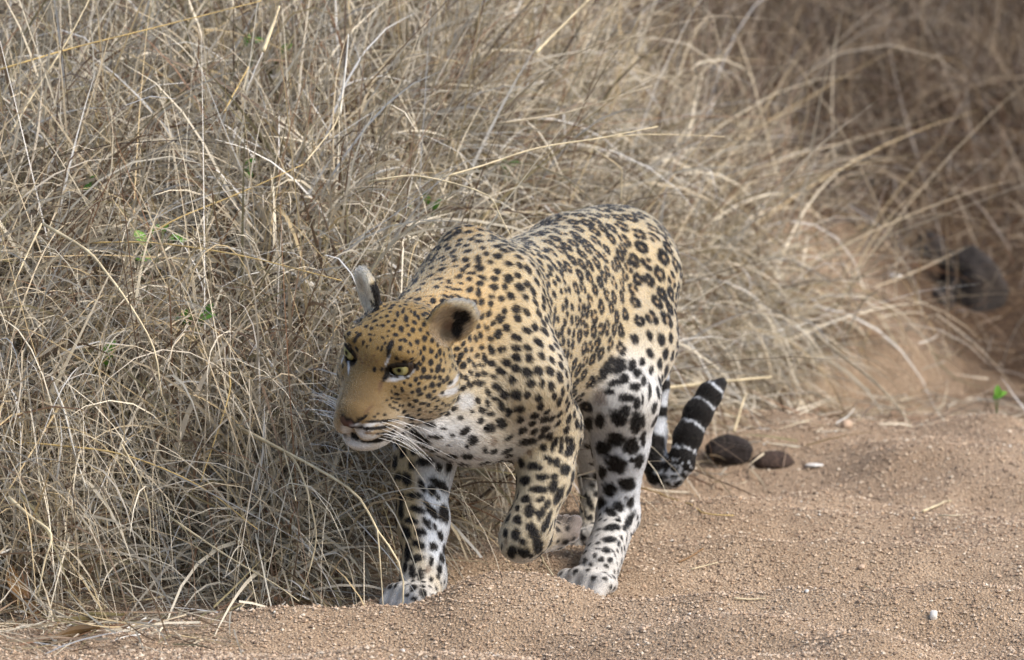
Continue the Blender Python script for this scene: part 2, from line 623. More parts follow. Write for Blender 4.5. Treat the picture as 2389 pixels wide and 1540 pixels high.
# marks read from the animal's visible side: (origin x, origin y, list of (x, y, rx, ry, angle[, colour])), 3.98 sheet px per photo px
_SHEETS = [
 (1240, 960, [(850,630,30,20,-25),(910,685,35,18,10),(975,580,45,18,-20),(1060,660,55,30,10),(800,720,25,15,-25),(855,765,35,16,-20),(945,780,40,20,-25),(1075,755,30,18,-30),(715,800,35,22,-25),(745,865,75,24,-28),(855,880,38,24,-30),(610,910,55,18,-38),(670,1005,60,22,-25),(825,985,25,15,0),(915,960,28,18,-10),(1080,935,24,45,0),(1165,880,20,45,20),(1245,855,25,22,0),(1280,890,14,20,0),(1340,920,22,38,0),(1395,980,18,38,-15),(1205,1000,30,52,0),(1330,1055,35,25,35),(1135,1155,38,45,-10),(1310,1175,32,36,0),(1040,1025,22,18,0),(1480,1085,28,32,0),(1425,1170,22,26,0),(1250,1245,25,22,20),(1055,1245,35,26,10),(1490,1300,35,38,20),(1375,1355,35,35,20),(1120,1330,25,18,0),(1190,1330,35,24,35),(1275,1385,20,36,-25),(1120,1450,30,38,0),(1480,1455,24,34,0),(1385,1450,16,24,0),(1590,1490,30,40,-10),(1720,1505,25,45,0),(960,1430,36,105,14),(1240,1500,20,20,0),(1310,1500,15,18,0),
  (605,1115,30,22,-25),(680,1145,22,24,0),(480,1260,55,30,-40),(430,1330,22,45,30),(455,1210,20,12,-30),(770,1100,18,14,0),(850,1105,30,22,0),(945,1190,18,20,0),(665,1240,25,15,20),(670,1320,18,25,0),(735,1250,14,12,0),(620,1420,14,22,0),(560,1360,18,45,15),(850,1285,25,14,30),(930,1265,16,14,0),(890,1375,14,25,20),(835,1460,16,40,20),(770,1450,14,28,15),
  (1310,390,45,32,-20),(1485,415,85,22,3),(1540,315,85,25,-8),(1400,280,50,18,-15),(1580,195,65,25,-22),(1765,190,50,35,0),(1960,205,45,35,0),(1785,305,65,14,0),(1690,355,40,20,0),(1635,460,35,22,0),(1755,465,28,36,0),(1905,385,60,20,0),(2060,270,32,38,0),(2160,400,45,30,10),(2110,105,45,35,-15),(1925,60,50,40,30),(1710,50,50,45,20),(2300,110,45,60,-10),(2040,465,40,25,20),(1975,560,60,40,0),(1430,530,75,18,-5),(1270,545,60,20,-8),(1490,590,55,18,-10),(1260,600,50,35,30),(1350,635,40,15,0),(1580,660,75,20,0),(1670,580,60,14,20),(1820,590,60,22,20),(1285,730,40,20,-20),(1510,745,55,18,0),(1340,810,45,16,5),(1505,810,45,22,10),(1415,850,35,16,0),(1180,695,20,18,0),(2175,560,50,35,-15),(2300,600,35,70,0),(2050,970,110,95,0),(1985,1140,70,140,0),(1850,1080,90,70,0,2)]),  # closing black pair paints the shade inside the left ear cup
 (1240, 1340, [(1380,45,24,55,0),(1465,90,24,40,0),(1585,150,36,45,0),(1800,140,28,50,-10),(1470,270,34,42,0),(1690,235,36,60,15),(1540,370,50,32,0),(1720,375,28,36,0),(1835,390,28,42,0),(1865,275,28,28,0),(1875,450,40,26,-25),(1600,490,36,45,15),(1705,490,32,34,0),(1355,410,26,34,0),(1270,500,26,30,0),(1400,470,28,20,-40),(1145,560,22,40,-15),(1395,570,36,36,-35),(1420,635,45,20,-25),(1550,650,42,38,0),(1630,690,50,16,-30),(1350,730,40,22,0),(1465,770,50,22,-15),(1255,790,22,24,0),(1060,630,36,18,0),(985,590,20,18,0),(1080,700,45,14,0),(1240,690,20,12,-15),(990,690,22,16,0),(920,725,22,14,0),(1040,755,35,12,15),(960,790,18,16,0),(1110,800,16,18,0),(1155,805,16,18,0),(1010,835,40,10,5),(1080,865,25,14,20),(1310,820,25,12,-25),(1180,455,20,22,0),(1040,520,18,20,0),(1220,385,25,14,0),(1420,180,24,22,0),(1365,230,40,30,30),
  (895,370,34,70,28),(1300,200,60,18,-12),(820,500,30,70,8,2),
  (1130,392,180,18,-24,1),(930,120,12,80,25,1),(1040,1400,330,60,4,1),(600,1100,180,20,-3,1),(600,1190,190,22,-3,1),(560,1270,150,34,8,1),(310,1180,60,60,20,1),(500,1430,130,50,0,1),(1950,420,100,50,-45,1),(2120,740,110,100,0,1),(1880,590,120,40,-20,1),(245,105,12,75,-30,1),(340,240,12,70,0,1),
  (520,100,30,12,60,2),(600,50,28,12,40,2),(680,120,28,12,-50,2),(560,165,30,12,20,2),(720,50,26,12,-30,2),(640,190,26,10,0,2),(470,50,26,12,70,2),(760,130,20,12,-60,2),(600,110,20,10,80,2),(780,925,22,14,0),(885,940,24,18,0),(730,970,25,16,0),(860,1035,210,20,-4),(760,1145,230,24,-4),(660,1225,120,12,0,2),(860,1225,90,14,-4),
  (520,1015,120,20,-32),(290,985,70,18,30),(395,1130,16,90,0),(400,1245,22,40,-10),(440,1290,60,24,35),(600,1345,150,22,8),(780,1340,80,22,-6),(230,1010,60,22,40,2),(640,860,70,22,-45,2),
  (1965,680,45,55,20),(1880,790,65,42,-25),(2060,545,55,35,-30),(2300,460,80,40,0),(2290,340,40,40,0),(2340,190,60,25,0),(1620,940,40,60,-15,2),(1500,890,20,25,0,2),(1425,1010,35,40,0),(1290,1000,40,30,10),(1590,1090,80,28,20),(1650,1280,95,26,3),(1430,1290,170,45,30),(1260,1100,120,28,25),(1500,1440,130,28,25),(1060,1380,100,20,55),(2220,1310,55,65,0),(2135,1430,20,25,0),(2210,890,35,20,0),(1790,1150,40,14,0),(1910,1250,35,20,30),(1860,1400,45,28,-20)]),
 (1440, 1660, [(420,640,55,75,-10),(240,650,30,60,0),(295,600,40,50,0),(655,750,32,95,-30),(800,820,50,80,-20),(940,740,130,50,38),(900,920,30,40,0),(535,890,90,38,0),(340,910,35,75,-20),(725,1040,28,75,-22),(830,1160,35,80,-20),(575,1100,100,38,20),(990,1170,75,105,-15),(330,1110,35,110,0),(480,1270,75,42,10),(735,1320,45,85,-28),(630,1450,70,45,0),(410,1450,50,100,-20),(850,1360,18,40,-20),(940,1500,35,60,-25),(900,460,40,55,-10),(720,380,110,50,-5),(490,440,40,50,-20),(670,60,110,50,30),(730,170,100,35,15),(1420,50,55,60,-15),(1610,205,25,40,-15),(1510,330,80,40,5,2),(1330,155,18,22,0),(1740,70,40,50,0,2)]),
 (1440, 1960, [(570,420,60,40,20),(640,465,45,45,20),(825,470,55,50,10),(435,560,40,110,5),(590,640,75,45,-10),(545,690,25,30,0),(795,690,30,55,0),(750,810,30,40,10,2),(510,860,42,85,-10),(630,895,38,80,0),(920,800,32,60,-10),(395,790,30,60,0),(800,980,25,35,0),(440,1040,30,40,0),(530,1090,50,45,-20),(675,1150,42,75,-5),(945,1090,25,60,0),(435,1200,25,18,0),(525,1255,40,28,0),(810,1205,25,18,0),(710,1290,25,22,0),(600,1330,40,20,-10),(855,1280,45,22,25),(880,1215,25,12,0)]),
 (1840, 1660, [(665,75,110,38,-8),(590,115,55,30,-10),(890,175,45,50,0),(1060,110,30,85,22),(1165,60,25,50,10),(1165,190,25,55,8),(1290,60,55,45,0),(1300,210,45,90,28),(920,320,25,28,0),(1010,365,45,50,0),(1100,395,45,55,15),(755,455,105,45,3),(870,610,85,42,0),(1235,500,60,75,8),(610,665,65,55,10),(1065,610,45,50,20),(1050,740,55,85,22),(810,800,110,42,4),(1130,900,45,125,27),(510,890,28,55,10),(630,940,55,45,0),(845,945,65,32,-15),(955,1030,40,70,25),(870,1150,55,85,25),(1135,1050,30,85,30),(500,1080,24,40,0),(685,1120,70,75,0),(505,1260,55,55,0),(950,1290,42,140,22),(1010,1370,25,90,22),(700,1360,55,60,0),(745,1450,65,80,10),(475,1470,50,75,0),(1370,310,32,80,15),(680,250,35,40,0,2),
  (1985,50,110,85,0),(1800,170,95,85,20),(2235,150,95,105,20),(2000,430,135,100,30),(2350,380,50,90,20),(2245,355,40,35,-20),(1780,540,50,75,-10),(2175,725,100,80,-15),(1900,800,90,75,20),(1765,1000,55,70,0),(2040,1060,80,65,35),(2220,1000,40,75,20),(1920,1145,85,45,25),(2150,920,25,20,0),(1940,1365,100,42,-5),(2200,1260,45,110,25),(2130,1380,30,45,20),(1605,1235,40,42,0),(1700,1190,30,45,0),(1530,1200,14,55,0),(1600,1010,35,95,-20),(1550,1400,38,40,0),(1645,1400,30,40,15),(1462,1450,20,45,5),(1580,150,55,85,5),(1440,350,40,55,15),(1645,420,50,55,20),(1440,490,70,30,-5),(1480,600,95,28,0),(1700,600,45,45,-20)]),
 (1840, 1960, [(1730,290,45,25,-20),(1890,360,90,35,0),(2160,340,30,60,8),(2040,430,20,30,0),(1690,495,50,32,5),(1850,525,50,38,10),(1965,560,25,50,-25),(2080,515,38,36,0),(1680,600,30,28,0),(1780,660,38,32,10),(1905,670,36,32,0),(2010,710,32,22,0),(1610,740,25,24,15),(1515,710,25,14,0),(1705,780,12,18,0),(1970,840,14,30,-15),(2210,440,20,28,0),(1530,665,25,20,0),(1500,345,32,36,0),(1585,370,24,30,0),(1520,440,20,18,0),(590,390,55,40,0),(820,450,65,110,0),(610,560,70,60,-20),(415,570,55,70,0),(320,260,30,50,0),(270,480,25,45,0),(330,390,20,40,0,2),(700,610,30,25,0),(910,560,30,60,25),(860,610,50,20,-25)]),
 (2200, 1360, [(400,190,60,190,32),(600,120,90,110,35),(810,110,45,75,10),(960,70,35,50,5),(560,380,110,35,-8),(690,320,60,55,0),(890,240,50,55,10),(850,440,70,55,-10),(980,340,30,60,0),(1095,190,25,50,10),(460,520,60,35,5),(715,610,95,50,0),(330,620,70,90,0,2),(880,690,38,75,5),(965,640,14,90,0),(590,920,115,75,35),(705,800,65,65,20),(870,990,65,130,5),(970,960,28,75,0),(1075,500,18,110,0),(320,960,60,75,0),(140,1010,55,90,0),(970,1230,32,95,5),(1180,1280,70,80,0)]),
 (2200, 1660, [(1140,420,140,75,0),(1120,640,130,60,0),(330,500,20,20,0)]),
]
NPX = 3892.0 / 2389.0


def make_marks(body):
    mk = Marks()
    dg = bpy.context.evaluated_depsgraph_get()
    bvh = BVHTree.FromObject(body, dg)

    def hit(nx, ny):
        d = CV + CX * ((nx / NPX - 1194.5) / FPX) + CU * ((770.0 - ny / NPX) / FPX)
        loc, no, _, _ = bvh.ray_cast(Vector(CAMP), Vector(nrm(d)))
        if loc is None: return None, None
        return np.array(loc), np.array(no)

    scale = 1.0 / 3.98
    for ox, oy, lst in _SHEETS:
        for m in lst:
            x, y, rx, ry, ang = m[:5]
            t = m[5] if len(m) > 5 else 0
            nx, ny = ox + x * scale, oy + y * scale
            c, n = hit(nx, ny)
            if c is None: continue
            ca, sa = math.cos(math.radians(ang)), math.sin(math.radians(ang))
            pm = (c[1] - CAMP[1]) / math.cos(PITCH) / FPX / NPX       # metres per photo px here
            ax = []
            for (ux, uy, r) in ((ca, sa, rx), (-sa, ca, ry)):
                r = max(r, 12) * scale * (1.42 if oy >= 1660 or ox > 2100 else 1.26)
                v = CX * ux * r * pm - CU * uy * r * pm
                c2, _ = hit(nx + ux * r * .6, ny + uy * r * .6)
                c3, _ = hit(nx - ux * r * .6, ny - uy * r * .6)
                w = None
                if c2 is not None and np.linalg.norm(c2 - c) < 1.2 * r * pm: w = (c2 - c) / .6
                if c3 is not None and np.linalg.norm(c3 - c) < 1.2 * r * pm:
                    w3 = (c - c3) / .6
                    w = w3 if w is None else (w + w3) / 2
                if w is None: w = v - n * (v @ n)
                ax.append(w)
            mk.put(c, ax[0], ax[1], n, t, .20 if t == 0 else .35)
    nlist = len(mk.c)
    # the rest of the hide: blue-noise spots
    me = body.data
    co = np.empty(len(me.vertices) * 3, np.float32)
    me.vertices.foreach_get("co", co)
    co = co.reshape(-1, 3).astype(float)
    no = np.empty(len(me.vertices) * 3, np.float32)
    me.vertices.foreach_get("normal", no)
    no = no.reshape(-1, 3).astype(float)
    _, _, fl, _, cls, _ = prim_fields(co)
    rng = np.random.default_rng(11)
    #            spacing  radius  elong  rosette
    spec = {'shoulder': (.0168, .0076, 1.15, 0), 'neck': (.0150, .0063, 1.5, 0), 'flank': (.0235, .0059, 1.3, 1), 'back': (.0245, .0064, 1.25, 1),
            'rump': (.0285, .0072, 1.15, 1), 'thigh': (.0255, .0104, 1.1, 0), 'legbig': (.040, .0160, 1.1, 0), 'leg': (.0235, .0092, 1.2, 0),
            'paw': (.0145, .0046, 1.1, 0), 'head': (.0115, .0040, 1.2, 0), 'throat': (.0235, .0085, 1.3, 0)}
    cell = {}
    hs = .03

    def near(p, r, own):
        k = np.floor(p / hs).astype(int)
        rr = int(math.ceil(r / hs))
        for x in range(k[0] - rr, k[0] + rr + 1):
            for y in range(k[1] - rr, k[1] + rr + 1):
                for z in range(k[2] - rr, k[2] + rr + 1):
                    for (q, rq) in cell.get((x, y, z), ()):
                        if np.dot(p - q, p - q) < max(r, (own + rq)) ** 2 * (1 if rq == 0 else 1): return True
        return False

    def reg(p, r):
        cell.setdefault(tuple(np.floor(p / hs).astype(int)), []).append((p, r))
    for c, a, b in zip(mk.c, mk.a, mk.b):
        reg(c, (np.linalg.norm(a) + np.linalg.norm(b)) * .5)
    for i in rng.permutation(len(co)):
        cn = SPOTN[cls[i]]
        if cn not in spec: continue
        sp, r, el, ros = spec[cn]
        sp *= .9 + .25 * rng.random()
        p = co[i]
        if near(p, sp, sp * .5): continue
        reg(p, sp * .45)
        n = nrm(no[i])
        t1 = fl[i] - n * (fl[i] @ n)
        t1 = nrm(t1)
        t2 = np.cross(n, t1)
        if not ros:
            a = rng.normal(0, .5)
            u = t1 * math.cos(a) + t2 * math.sin(a)
            v = np.cross(n, u)
            s = r * rng.uniform(.8, 1.25)
            mk.put(p, u * s * el, v * s / el ** .5, n, 0, .2)
        else:
            nb = rng.integers(3, 6)
            a0 = rng.uniform(0, 6.28)
            rr = sp * .30
            mk.put(p, t1 * rr, t2 * rr, n, 3, .4)
            for j in range(nb):
                a = a0 + j * 6.283 / nb + rng.normal(0, .15)
                c = p + t1 * math.cos(a) * rr * 1.1 + t2 * math.sin(a) * rr * 1.1
                u = nrm(-t1 * math.sin(a) + t2 * math.cos(a))
                v = np.cross(n, u)
                s = r * rng.uniform(.8, 1.2)
                mk.put(c, u * s * el, v * s * .85, n, 0, .2)
    print("marks", nlist, len(mk.c))
    return mk


_TP = np.array([P(t[0], t[1], t[3]) for t in TAIL])
_TL = np.concatenate([[0], np.cumsum(np.linalg.norm(np.diff(_TP, axis=0), axis=1))])
def tail_param(q):
    best = np.full(len(q), 9.0)
    s = np.zeros(len(q))
    for i in range(len(_TP) - 1):
        a, b = _TP[i], _TP[i + 1]
        ba = b - a
        t = np.clip((q - a) @ ba / (ba @ ba), 0, 1)
        d = np.linalg.norm(q - a - t[:, None] * ba, axis=1)
        m = d < best
        best[m] = d[m]
        s[m] = (_TL[i] + t * np.linalg.norm(ba))[m]
    return s
_RING = [float(tail_param(P(x, y, Y)[None])[0]) for x, y, Y in ((1560, 1108, .70), (1597, 1052, .71), (1616, 995, .73), (1641, 945, .75), (1668, 908, .765))]


def coat(q, n, mk):
    C, F, FL, INN, cls, hd = prim_fields(q)
    white = CO['white']
    il = np.linalg.norm(INN, axis=1)
    d_in = (n * INN).sum(1)
    w = np.clip((d_in - .10) / .5, 0, 1) * (il > .2)
    # belly, throat and anything facing down turns white
    w = np.maximum(w, np.clip((-n[:, 2] - .45) / .5, 0, 1) * (hd < .5) * .7)
    C = C * (1 - w[:, None]) + white * w[:, None]
    # patchy warmth
    nz = vnoise(q * 9.0, 1) * .6 + vnoise(q * 60.0, 3) * .4
    C = C * (0.76 + .46 * nz)[:, None]
    cov = eval_marks(mk, q)
    body = (hd < .99)
    ros = cov[3] * .45
    C = C * (1 - ros[:, None]) + ROS * ros[:, None]
    C = C * (1 - .7 * cov[1][:, None]) + white * .7 * cov[1][:, None]
    br = cov[2] * .7
    C = C * (1 - br[:, None]) + np.array(srgb(84, 62, 46)) * br[:, None]
    # tail rings
    tl = cls == SPOTN.index('tail')
    if tl.any():
        s = tail_param(q[tl]) + (vnoise(q[tl] * 120, 2) - .5) * .007
        ring = np.zeros(tl.sum())
        for r in _RING: ring = np.maximum(ring, np.clip(2.0 - np.abs(s - r) / .0016, 0, 1))
        s0 = _RING[0] - .010
        dark = (s > s0) * (1 - ring)
        streak = (np.abs(s - (_RING[0] + .012)) < .02) * (vnoise(q[tl] * 260, 4) > .55)
        dark = dark * (1 - .7 * streak)
        dark = np.maximum(dark, (s <= s0) * np.clip((vnoise(q[tl] * 42.0, 8) - .52) * 12, 0, 1))
        C[tl] = C[tl] * (1 - dark[:, None]) + BLACK * dark[:, None]
    k = cov[0]
    # black back of the ears, pale tips
    for (c, ax), sg, pe in zip(EARS, (1, -1), [p for p in PR if p.name.startswith('ear')]):
        v = (q - c) @ ax.T
        on = np.zeros(len(q), bool)
        nb = (np.abs(v) < .06).all(1)
        on[nb] = np.abs(pdist(pe, q[nb])) < .0035
        b = on & (v[:, 0] < (.003 if sg < 0 else -.001)) & (v[:, 2] > -.028) & (v[:, 2] < (.024 if sg < 0 else .018))
        k = np.maximum(k, b * 1.0)
        tip = on & (v[:, 2] > .026)
        C[tip] = C[tip] * .4 + np.array(srgb(188, 180, 158)) * .6
        if sg < 0:
            fr = on & (v[:, 0] > .001)
            C[fr] = C[fr] * .3 + np.array(srgb(206, 200, 182)) * .7
    C = C * (1 - k[:, None]) + BLACK * k[:, None]
    return C, F, FL, cls, hd


def attr_material(name, attr, rough=.7, spec=.2, hair=False):
    m = bpy.data.materials.new(name)
    m.use_nodes = True
    nt = m.node_tree
    at = nt.nodes.new("ShaderNodeAttribute")
    at.attribute_name = attr
    b = nt.nodes["Principled BSDF"]
    if not hair:
        nt.links.new(at.outputs["Color"], b.inputs["Base Color"])
        b.inputs["Roughness"].default_value = rough
        b.inputs["Specular IOR Level"].default_value = spec
    else:
        nt.nodes.remove(b)
        h = nt.nodes.new("ShaderNodeBsdfHairPrincipled")
        h.model = 'CHIANG'
        h.parametrization = 'COLOR'
        nt.links.new(at.outputs["Color"], h.inputs["Color"])
        h.inputs["IOR"].default_value = 1.36
        h.inputs["Roughness"].default_value = .5
        h.inputs["Radial Roughness"].default_value = .6
        h.inputs["Coat"].default_value = 0.0
        nt.links.new(h.outputs[0], nt.nodes["Material Output"].inputs[0])
    return m


def build_leopard():
    root = bpy.data.objects.new("leopard", None)
    COL.objects.link(root)
    tag(root, "spotted leopard prowling along the sand track with its left forepaw lifted", "leopard")
    skin = attr_material("leopard_skin", "coat", .75, .15)
    body = build_body(skin, root)
    tag(body, "golden and white hide with black spots and rosettes")
    mk = make_marks(body)
    me = body.data
    nv = len(me.vertices)
    co = np.empty(nv * 3, np.float32)
    me.vertices.foreach_get("co", co)
    co = co.reshape(-1, 3).astype(float)
    no = np.empty(nv * 3, np.float32)
    me.vertices.foreach_get("normal", no)
    no = no.reshape(-1, 3).astype(float)
    C, F, FL, cls, hd = coat(co, no, mk)
    ca = me.color_attributes.new("coat", 'FLOAT_COLOR', 'POINT')
    ca.data.foreach_set("color", np.concatenate([C, np.ones((nv, 1))], 1).astype(np.float32).ravel())
    # ---- fur
    me.calc_loop_triangles()
    nt_ = len(me.loop_triangles)
    tri = np.empty(nt_ * 3, np.int32)
    me.loop_triangles.foreach_get("vertices", tri)
    tri = tri.reshape(-1, 3)
    a, b, c = co[tri[:, 0]], co[tri[:, 1]], co[tri[:, 2]]
    area = np.linalg.norm(np.cross(b - a, c - a), axis=1) / 2
    ft = F[tri].mean(1)
    ht = hd[tri].mean(1)
    dens = area * (ft > .0012) * np.clip(.010 / np.maximum(ft, .002), .6, 3.0) * (1 + .8 * ht)
    rng = np.random.default_rng(5)
    pick = rng.choice(nt_, NHAIR, p=dens / dens.sum())
    u, v = rng.random(NHAIR), rng.random(NHAIR)
    fl_ = u + v > 1
    u[fl_], v[fl_] = 1 - u[fl_], 1 - v[fl_]
    w = 1 - u - v
    q = a[pick] * w[:, None] + b[pick] * u[:, None] + c[pick] * v[:, None]
    nq = nrm(no[tri[pick, 0]] * w[:, None] + no[tri[pick, 1]] * u[:, None] + no[tri[pick, 2]] * v[:, None])
    _, F, FL, _, _, _ = prim_fields(q)
    keep = F > .0013
    q, nq, F, FL = q[keep], nq[keep], F[keep], FL[keep]
    n = len(q)
    t = FL - nq * (FL * nq).sum(1)[:, None]
    t = nrm(t + rng.normal(0, .16, (n, 3)))
    t = nrm(t - nq * (t * nq).sum(1)[:, None])
    L = F * rng.uniform(.55, 1.15, n)
    C = coat(q + t * (L * .6)[:, None], nq, mk)[0]        # a hair carries the colour of the patch it covers
    lift = rng.uniform(.18, .50, n)
    NP = 4
    pts = np.zeros((n, NP, 3))
    for i in range(NP):
        s = i / (NP - 1)
        pts[:, i] = q - nq * .0006 + t * (L * s * (.80 + .2 * s))[:, None] + nq * (L * lift * s * (1.15 - .55 * s))[:, None]
    hc = bpy.data.hair_curves.new("fur")
    hc.add_curves([NP] * n)
    hc.position_data.foreach_set("vector", pts.astype(np.float32).ravel())
    rad = hc.attributes.new("radius", 'FLOAT', 'POINT')
    r0 = (.00034 + .012 * np.clip(F, 0, .02))
    rr = r0[:, None] * np.array([1.0, .95, .75, .25])[None]
    rad.data.foreach_set("value", rr.astype(np.float32).ravel())
    C = C * (rng.uniform(.66, 1.22, n) * (.80 + .4 * vnoise(q * 420.0, 9)))[:, None]
    cc = hc.attributes.new("coat", 'FLOAT_COLOR', 'CURVE')
    cc.data.foreach_set("color", np.concatenate([np.clip(C, 0.0015, .93), np.ones((n, 1))], 1).astype(np.float32).ravel())
    hc.materials.append(attr_material("leopard_fur", "coat", hair=True))
    fo = bpy.data.objects.new("fur", hc)
    COL.objects.link(fo)
    fo.parent = root
    fo["kind"] = "stuff"
    # ---- eyes
    for e, s in zip(EYES, (1, -1)):
        build_eye(e, s, root)
    # ---- whiskers
    build_whiskers(root, body)
    return root, body


def build_eye(c, s, root):
    gaze = nrm(HF * 1.0 + HL * (.42 * s) - HU * .02 + np.array([-.25, -.1, -.0]))
    bm = bmesh.new()
    bmesh.ops.create_uvsphere(bm, u_segments=32, v_segments=20, radius=EYE_R * HS)
    me = bpy.data.meshes.new("eye")
    bm.to_mesh(me)
    bm.free()
    me.shade_smooth()
    m = bpy.data.materials.get("leopard_eye")
    if m is None:
        m = bpy.data.materials.new("leopard_eye")
        m.use_nodes = True
        nt = m.node_tree
        b = nt.nodes["Principled BSDF"]
        tc = nt.nodes.new("ShaderNodeTexCoord")
        sp = nt.nodes.new("ShaderNodeSeparateXYZ")
        nt.links.new(tc.outputs["Object"], sp.inputs[0])
        mr = nt.nodes.new("ShaderNodeMath")
        mr.operation = 'DIVIDE'
        nt.links.new(sp.outputs["Z"], mr.inputs[0])
        mr.inputs[1].default_value = EYE_R * HS
        ac = nt.nodes.new("ShaderNodeMath")
        ac.operation = 'ARCCOSINE'
        nt.links.new(mr.outputs[0], ac.inputs[0])
        rp = nt.nodes.new("ShaderNodeValToRGB")
        el = rp.color_ramp.elements
        el[0].position, el[0].color = 0.0, (.004, .004, .004, 1)
        el[1].position, el[1].color = 1.0, (.02, .012, .008, 1)
        for pos, colr in ((.17, (.004, .004, .004)), (.20, srgb(88, 88, 50)), (.45, srgb(152, 148, 104)), (.74, srgb(136, 126, 80)), (.84, srgb(70, 60, 34)), (.90, (.01, .008, .006))):
            e_ = el.new(pos)
            e_.color = (*colr, 1)
        nt.links.new(ac.outputs[0], rp.inputs[0])
        nt.links.new(rp.outputs[0], b.inputs["Base Color"])
        b.inputs["Roughness"].default_value = .35
        b.inputs["Specular IOR Level"].default_value = .15
        b.inputs["Coat Weight"].default_value = .0
    me.materials.append(m)
    o = bpy.data.objects.new("eye", me)
    COL.objects.link(o)
    o.parent = root
    o.location = c
    o.rotation_euler = Vector(gaze).to_track_quat('Z', 'Y').to_euler()
    o["label"] = "pale green eye with a small dark pupil"


def build_whiskers(root, body):
    m = mat_new("whisker_white", srgb(236, 236, 232), .35, .5)
    rng = random.Random(4)
    # left cheek: start sheet points (2389) and ends, bending down
    dg = bpy.context.evaluated_depsgraph_get()
    bvh = BVHTree.FromObject(body, dg)
    specs = []
    for i in range(15):
        row = i % 4
        k = i // 4
        f = .118 - .011 * k + rng.uniform(-.003, .003)
        l = .034 + .003 * k
        u = -.050 - .010 * row + rng.uniform(-.002, .002)
        ln = rng.uniform(.06, .125) * (.7 if row == 0 else 1)
        specs.append((1, f, l, u, ln))
    for i in range(14):
        row = i % 4
        k = i // 4
        specs.append((-1, .118 - .012 * k, -.036 - .003 * k, -.050 - .009 * row, rng.uniform(.05, .10)))
    for s, f, l, u, ln in specs:
        st = hp(f, l, u)
        loc, no, _, dd = bvh.find_nearest(Vector(st))
        st = np.array(loc)
        d0 = nrm(HL * s * .75 - HF * rng.uniform(.15, .5) - HU * rng.uniform(-.1, .35))
        if s > 0:
            d1 = nrm(HL * .55 - HF * .35 - HU * rng.uniform(.2, 1.0))
        else:
            d1 = nrm(-HL * .8 - HF * .2 + HU * rng.uniform(-.5, .5))
        pts = []
        p = st - d0 * .003
        for j in range(7):
            t = j / 6
            pts.append(p.copy())
            p = p + nrm(d0 * (1 - t) + d1 * t - np.array([0, 0, .12 * t])) * ln / 6
        tube("whisker", pts, [.00040 * (1 - .75 * j / 6) for j in range(7)], m, root, sides=4)


def tube(name, pts, radii, mat, parent=None, sides=6, cap=True):
    pts = [np.asarray(p, float) for p in pts]
    V, Fc = [], []
    prev = None
    for i, p in enumerate(pts):
        d = nrm(pts[min(i + 1, len(pts) - 1)] - pts[max(i - 1, 0)])
        ref = prev if prev is not None else (np.array([0, 0, 1.0]) if abs(d[2]) < .9 else np.array([1.0, 0, 0]))
        x = nrm(np.cross(d, ref)) if prev is None else nrm(ref - d * (ref @ d))
        prev = x
        y = np.cross(d, x)
        for k in range(sides):
            a = 2 * math.pi * k / sides
            V.append(p + (x * math.cos(a) + y * math.sin(a)) * radii[i])
    n = len(pts)
    for i in range(n - 1):
        for k in range(sides):
            k2 = (k + 1) % sides
            Fc.append((i * sides + k, i * sides + k2, (i + 1) * sides + k2, (i + 1) * sides + k))
    if cap:
        Fc.append(tuple(range(sides))[::-1])
        Fc.append(tuple(range((n - 1) * sides, n * sides)))
    return mesh_obj(name, V, Fc, mat, parent)


NHAIR = 420000
leopard, leopard_body = build_leopard()
# ------------------------------------------------------------------ terrain
def ray(dx, dy):
    return CV + CX * ((dx - 1194.5) / FPX) + CU * ((770.0 - dy) / FPX)


def gplane(dx, dy, z=0.0):
    d = ray(dx, dy)
    return CAMP + d * ((z - CAMP[2]) / d[2])


_EDGE = np.array([gplane(x, y)[:2] for x, y in [(-900, 1452), (-300, 1440), (0, 1428), (250, 1395), (450, 1382), (620, 1392), (760, 1372), (860, 1335), (1000, 1285),
                  (1150, 1215), (1350, 1115), (1560, 1010), (1750, 955), (2000, 912), (2389, 868), (3000, 840), (4200, 820)]])
_EDGE = _EDGE[np.argsort(_EDGE[:, 0])]


def sstep(a, b, x):
    t = np.clip((x - a) / (b - a), 0, 1)
    return t * t * (3 - 2 * t)


def edge_d(x, y):
    e = np.interp(x, _EDGE[:, 0], _EDGE[:, 1])
    return y - e + (v2noise(x, y, 5.0, 21) - .5) * .10


_bco = np.empty(len(leopard_body.data.vertices) * 3, np.float32)
leopard_body.data.vertices.foreach_get("co", _bco)
_bco = _bco.reshape(-1, 3)
PAWS = []
for (dx, dy, Y) in ((972, 1400, -.13), (1370, 1350, .12), (1345, 1275, .52)):
    c = P(dx, dy, Y)
    m = np.hypot(_bco[:, 0] - c[0], _bco[:, 1] - c[1]) < .07
    zz = np.percentile(_bco[m][:, 2], 2)
    PAWS.append((c[0], c[1], float(zz)))



MOUNDS = [(gplane(1880, 1345)[:2], .36, .16, -.050), (gplane(1700, 1462)[:2], .26, .07, .020), (gplane(2050, 1455)[:2], .34, .09, .022),
          (gplane(2060, 1225)[:2], .30, .16, .034), (gplane(1640, 1225)[:2], .22, .16, .022), (gplane(1200, 1450)[:2], .20, .06, .012), (gplane(1120, 1335)[:2], .16, .09, -.020),
          (gplane(700, 1470)[:2], .30, .08, .018), (gplane(2330, 1330)[:2], .14, .12, -.02), (gplane(2250, 1080)[:2], .4, .25, .03)]


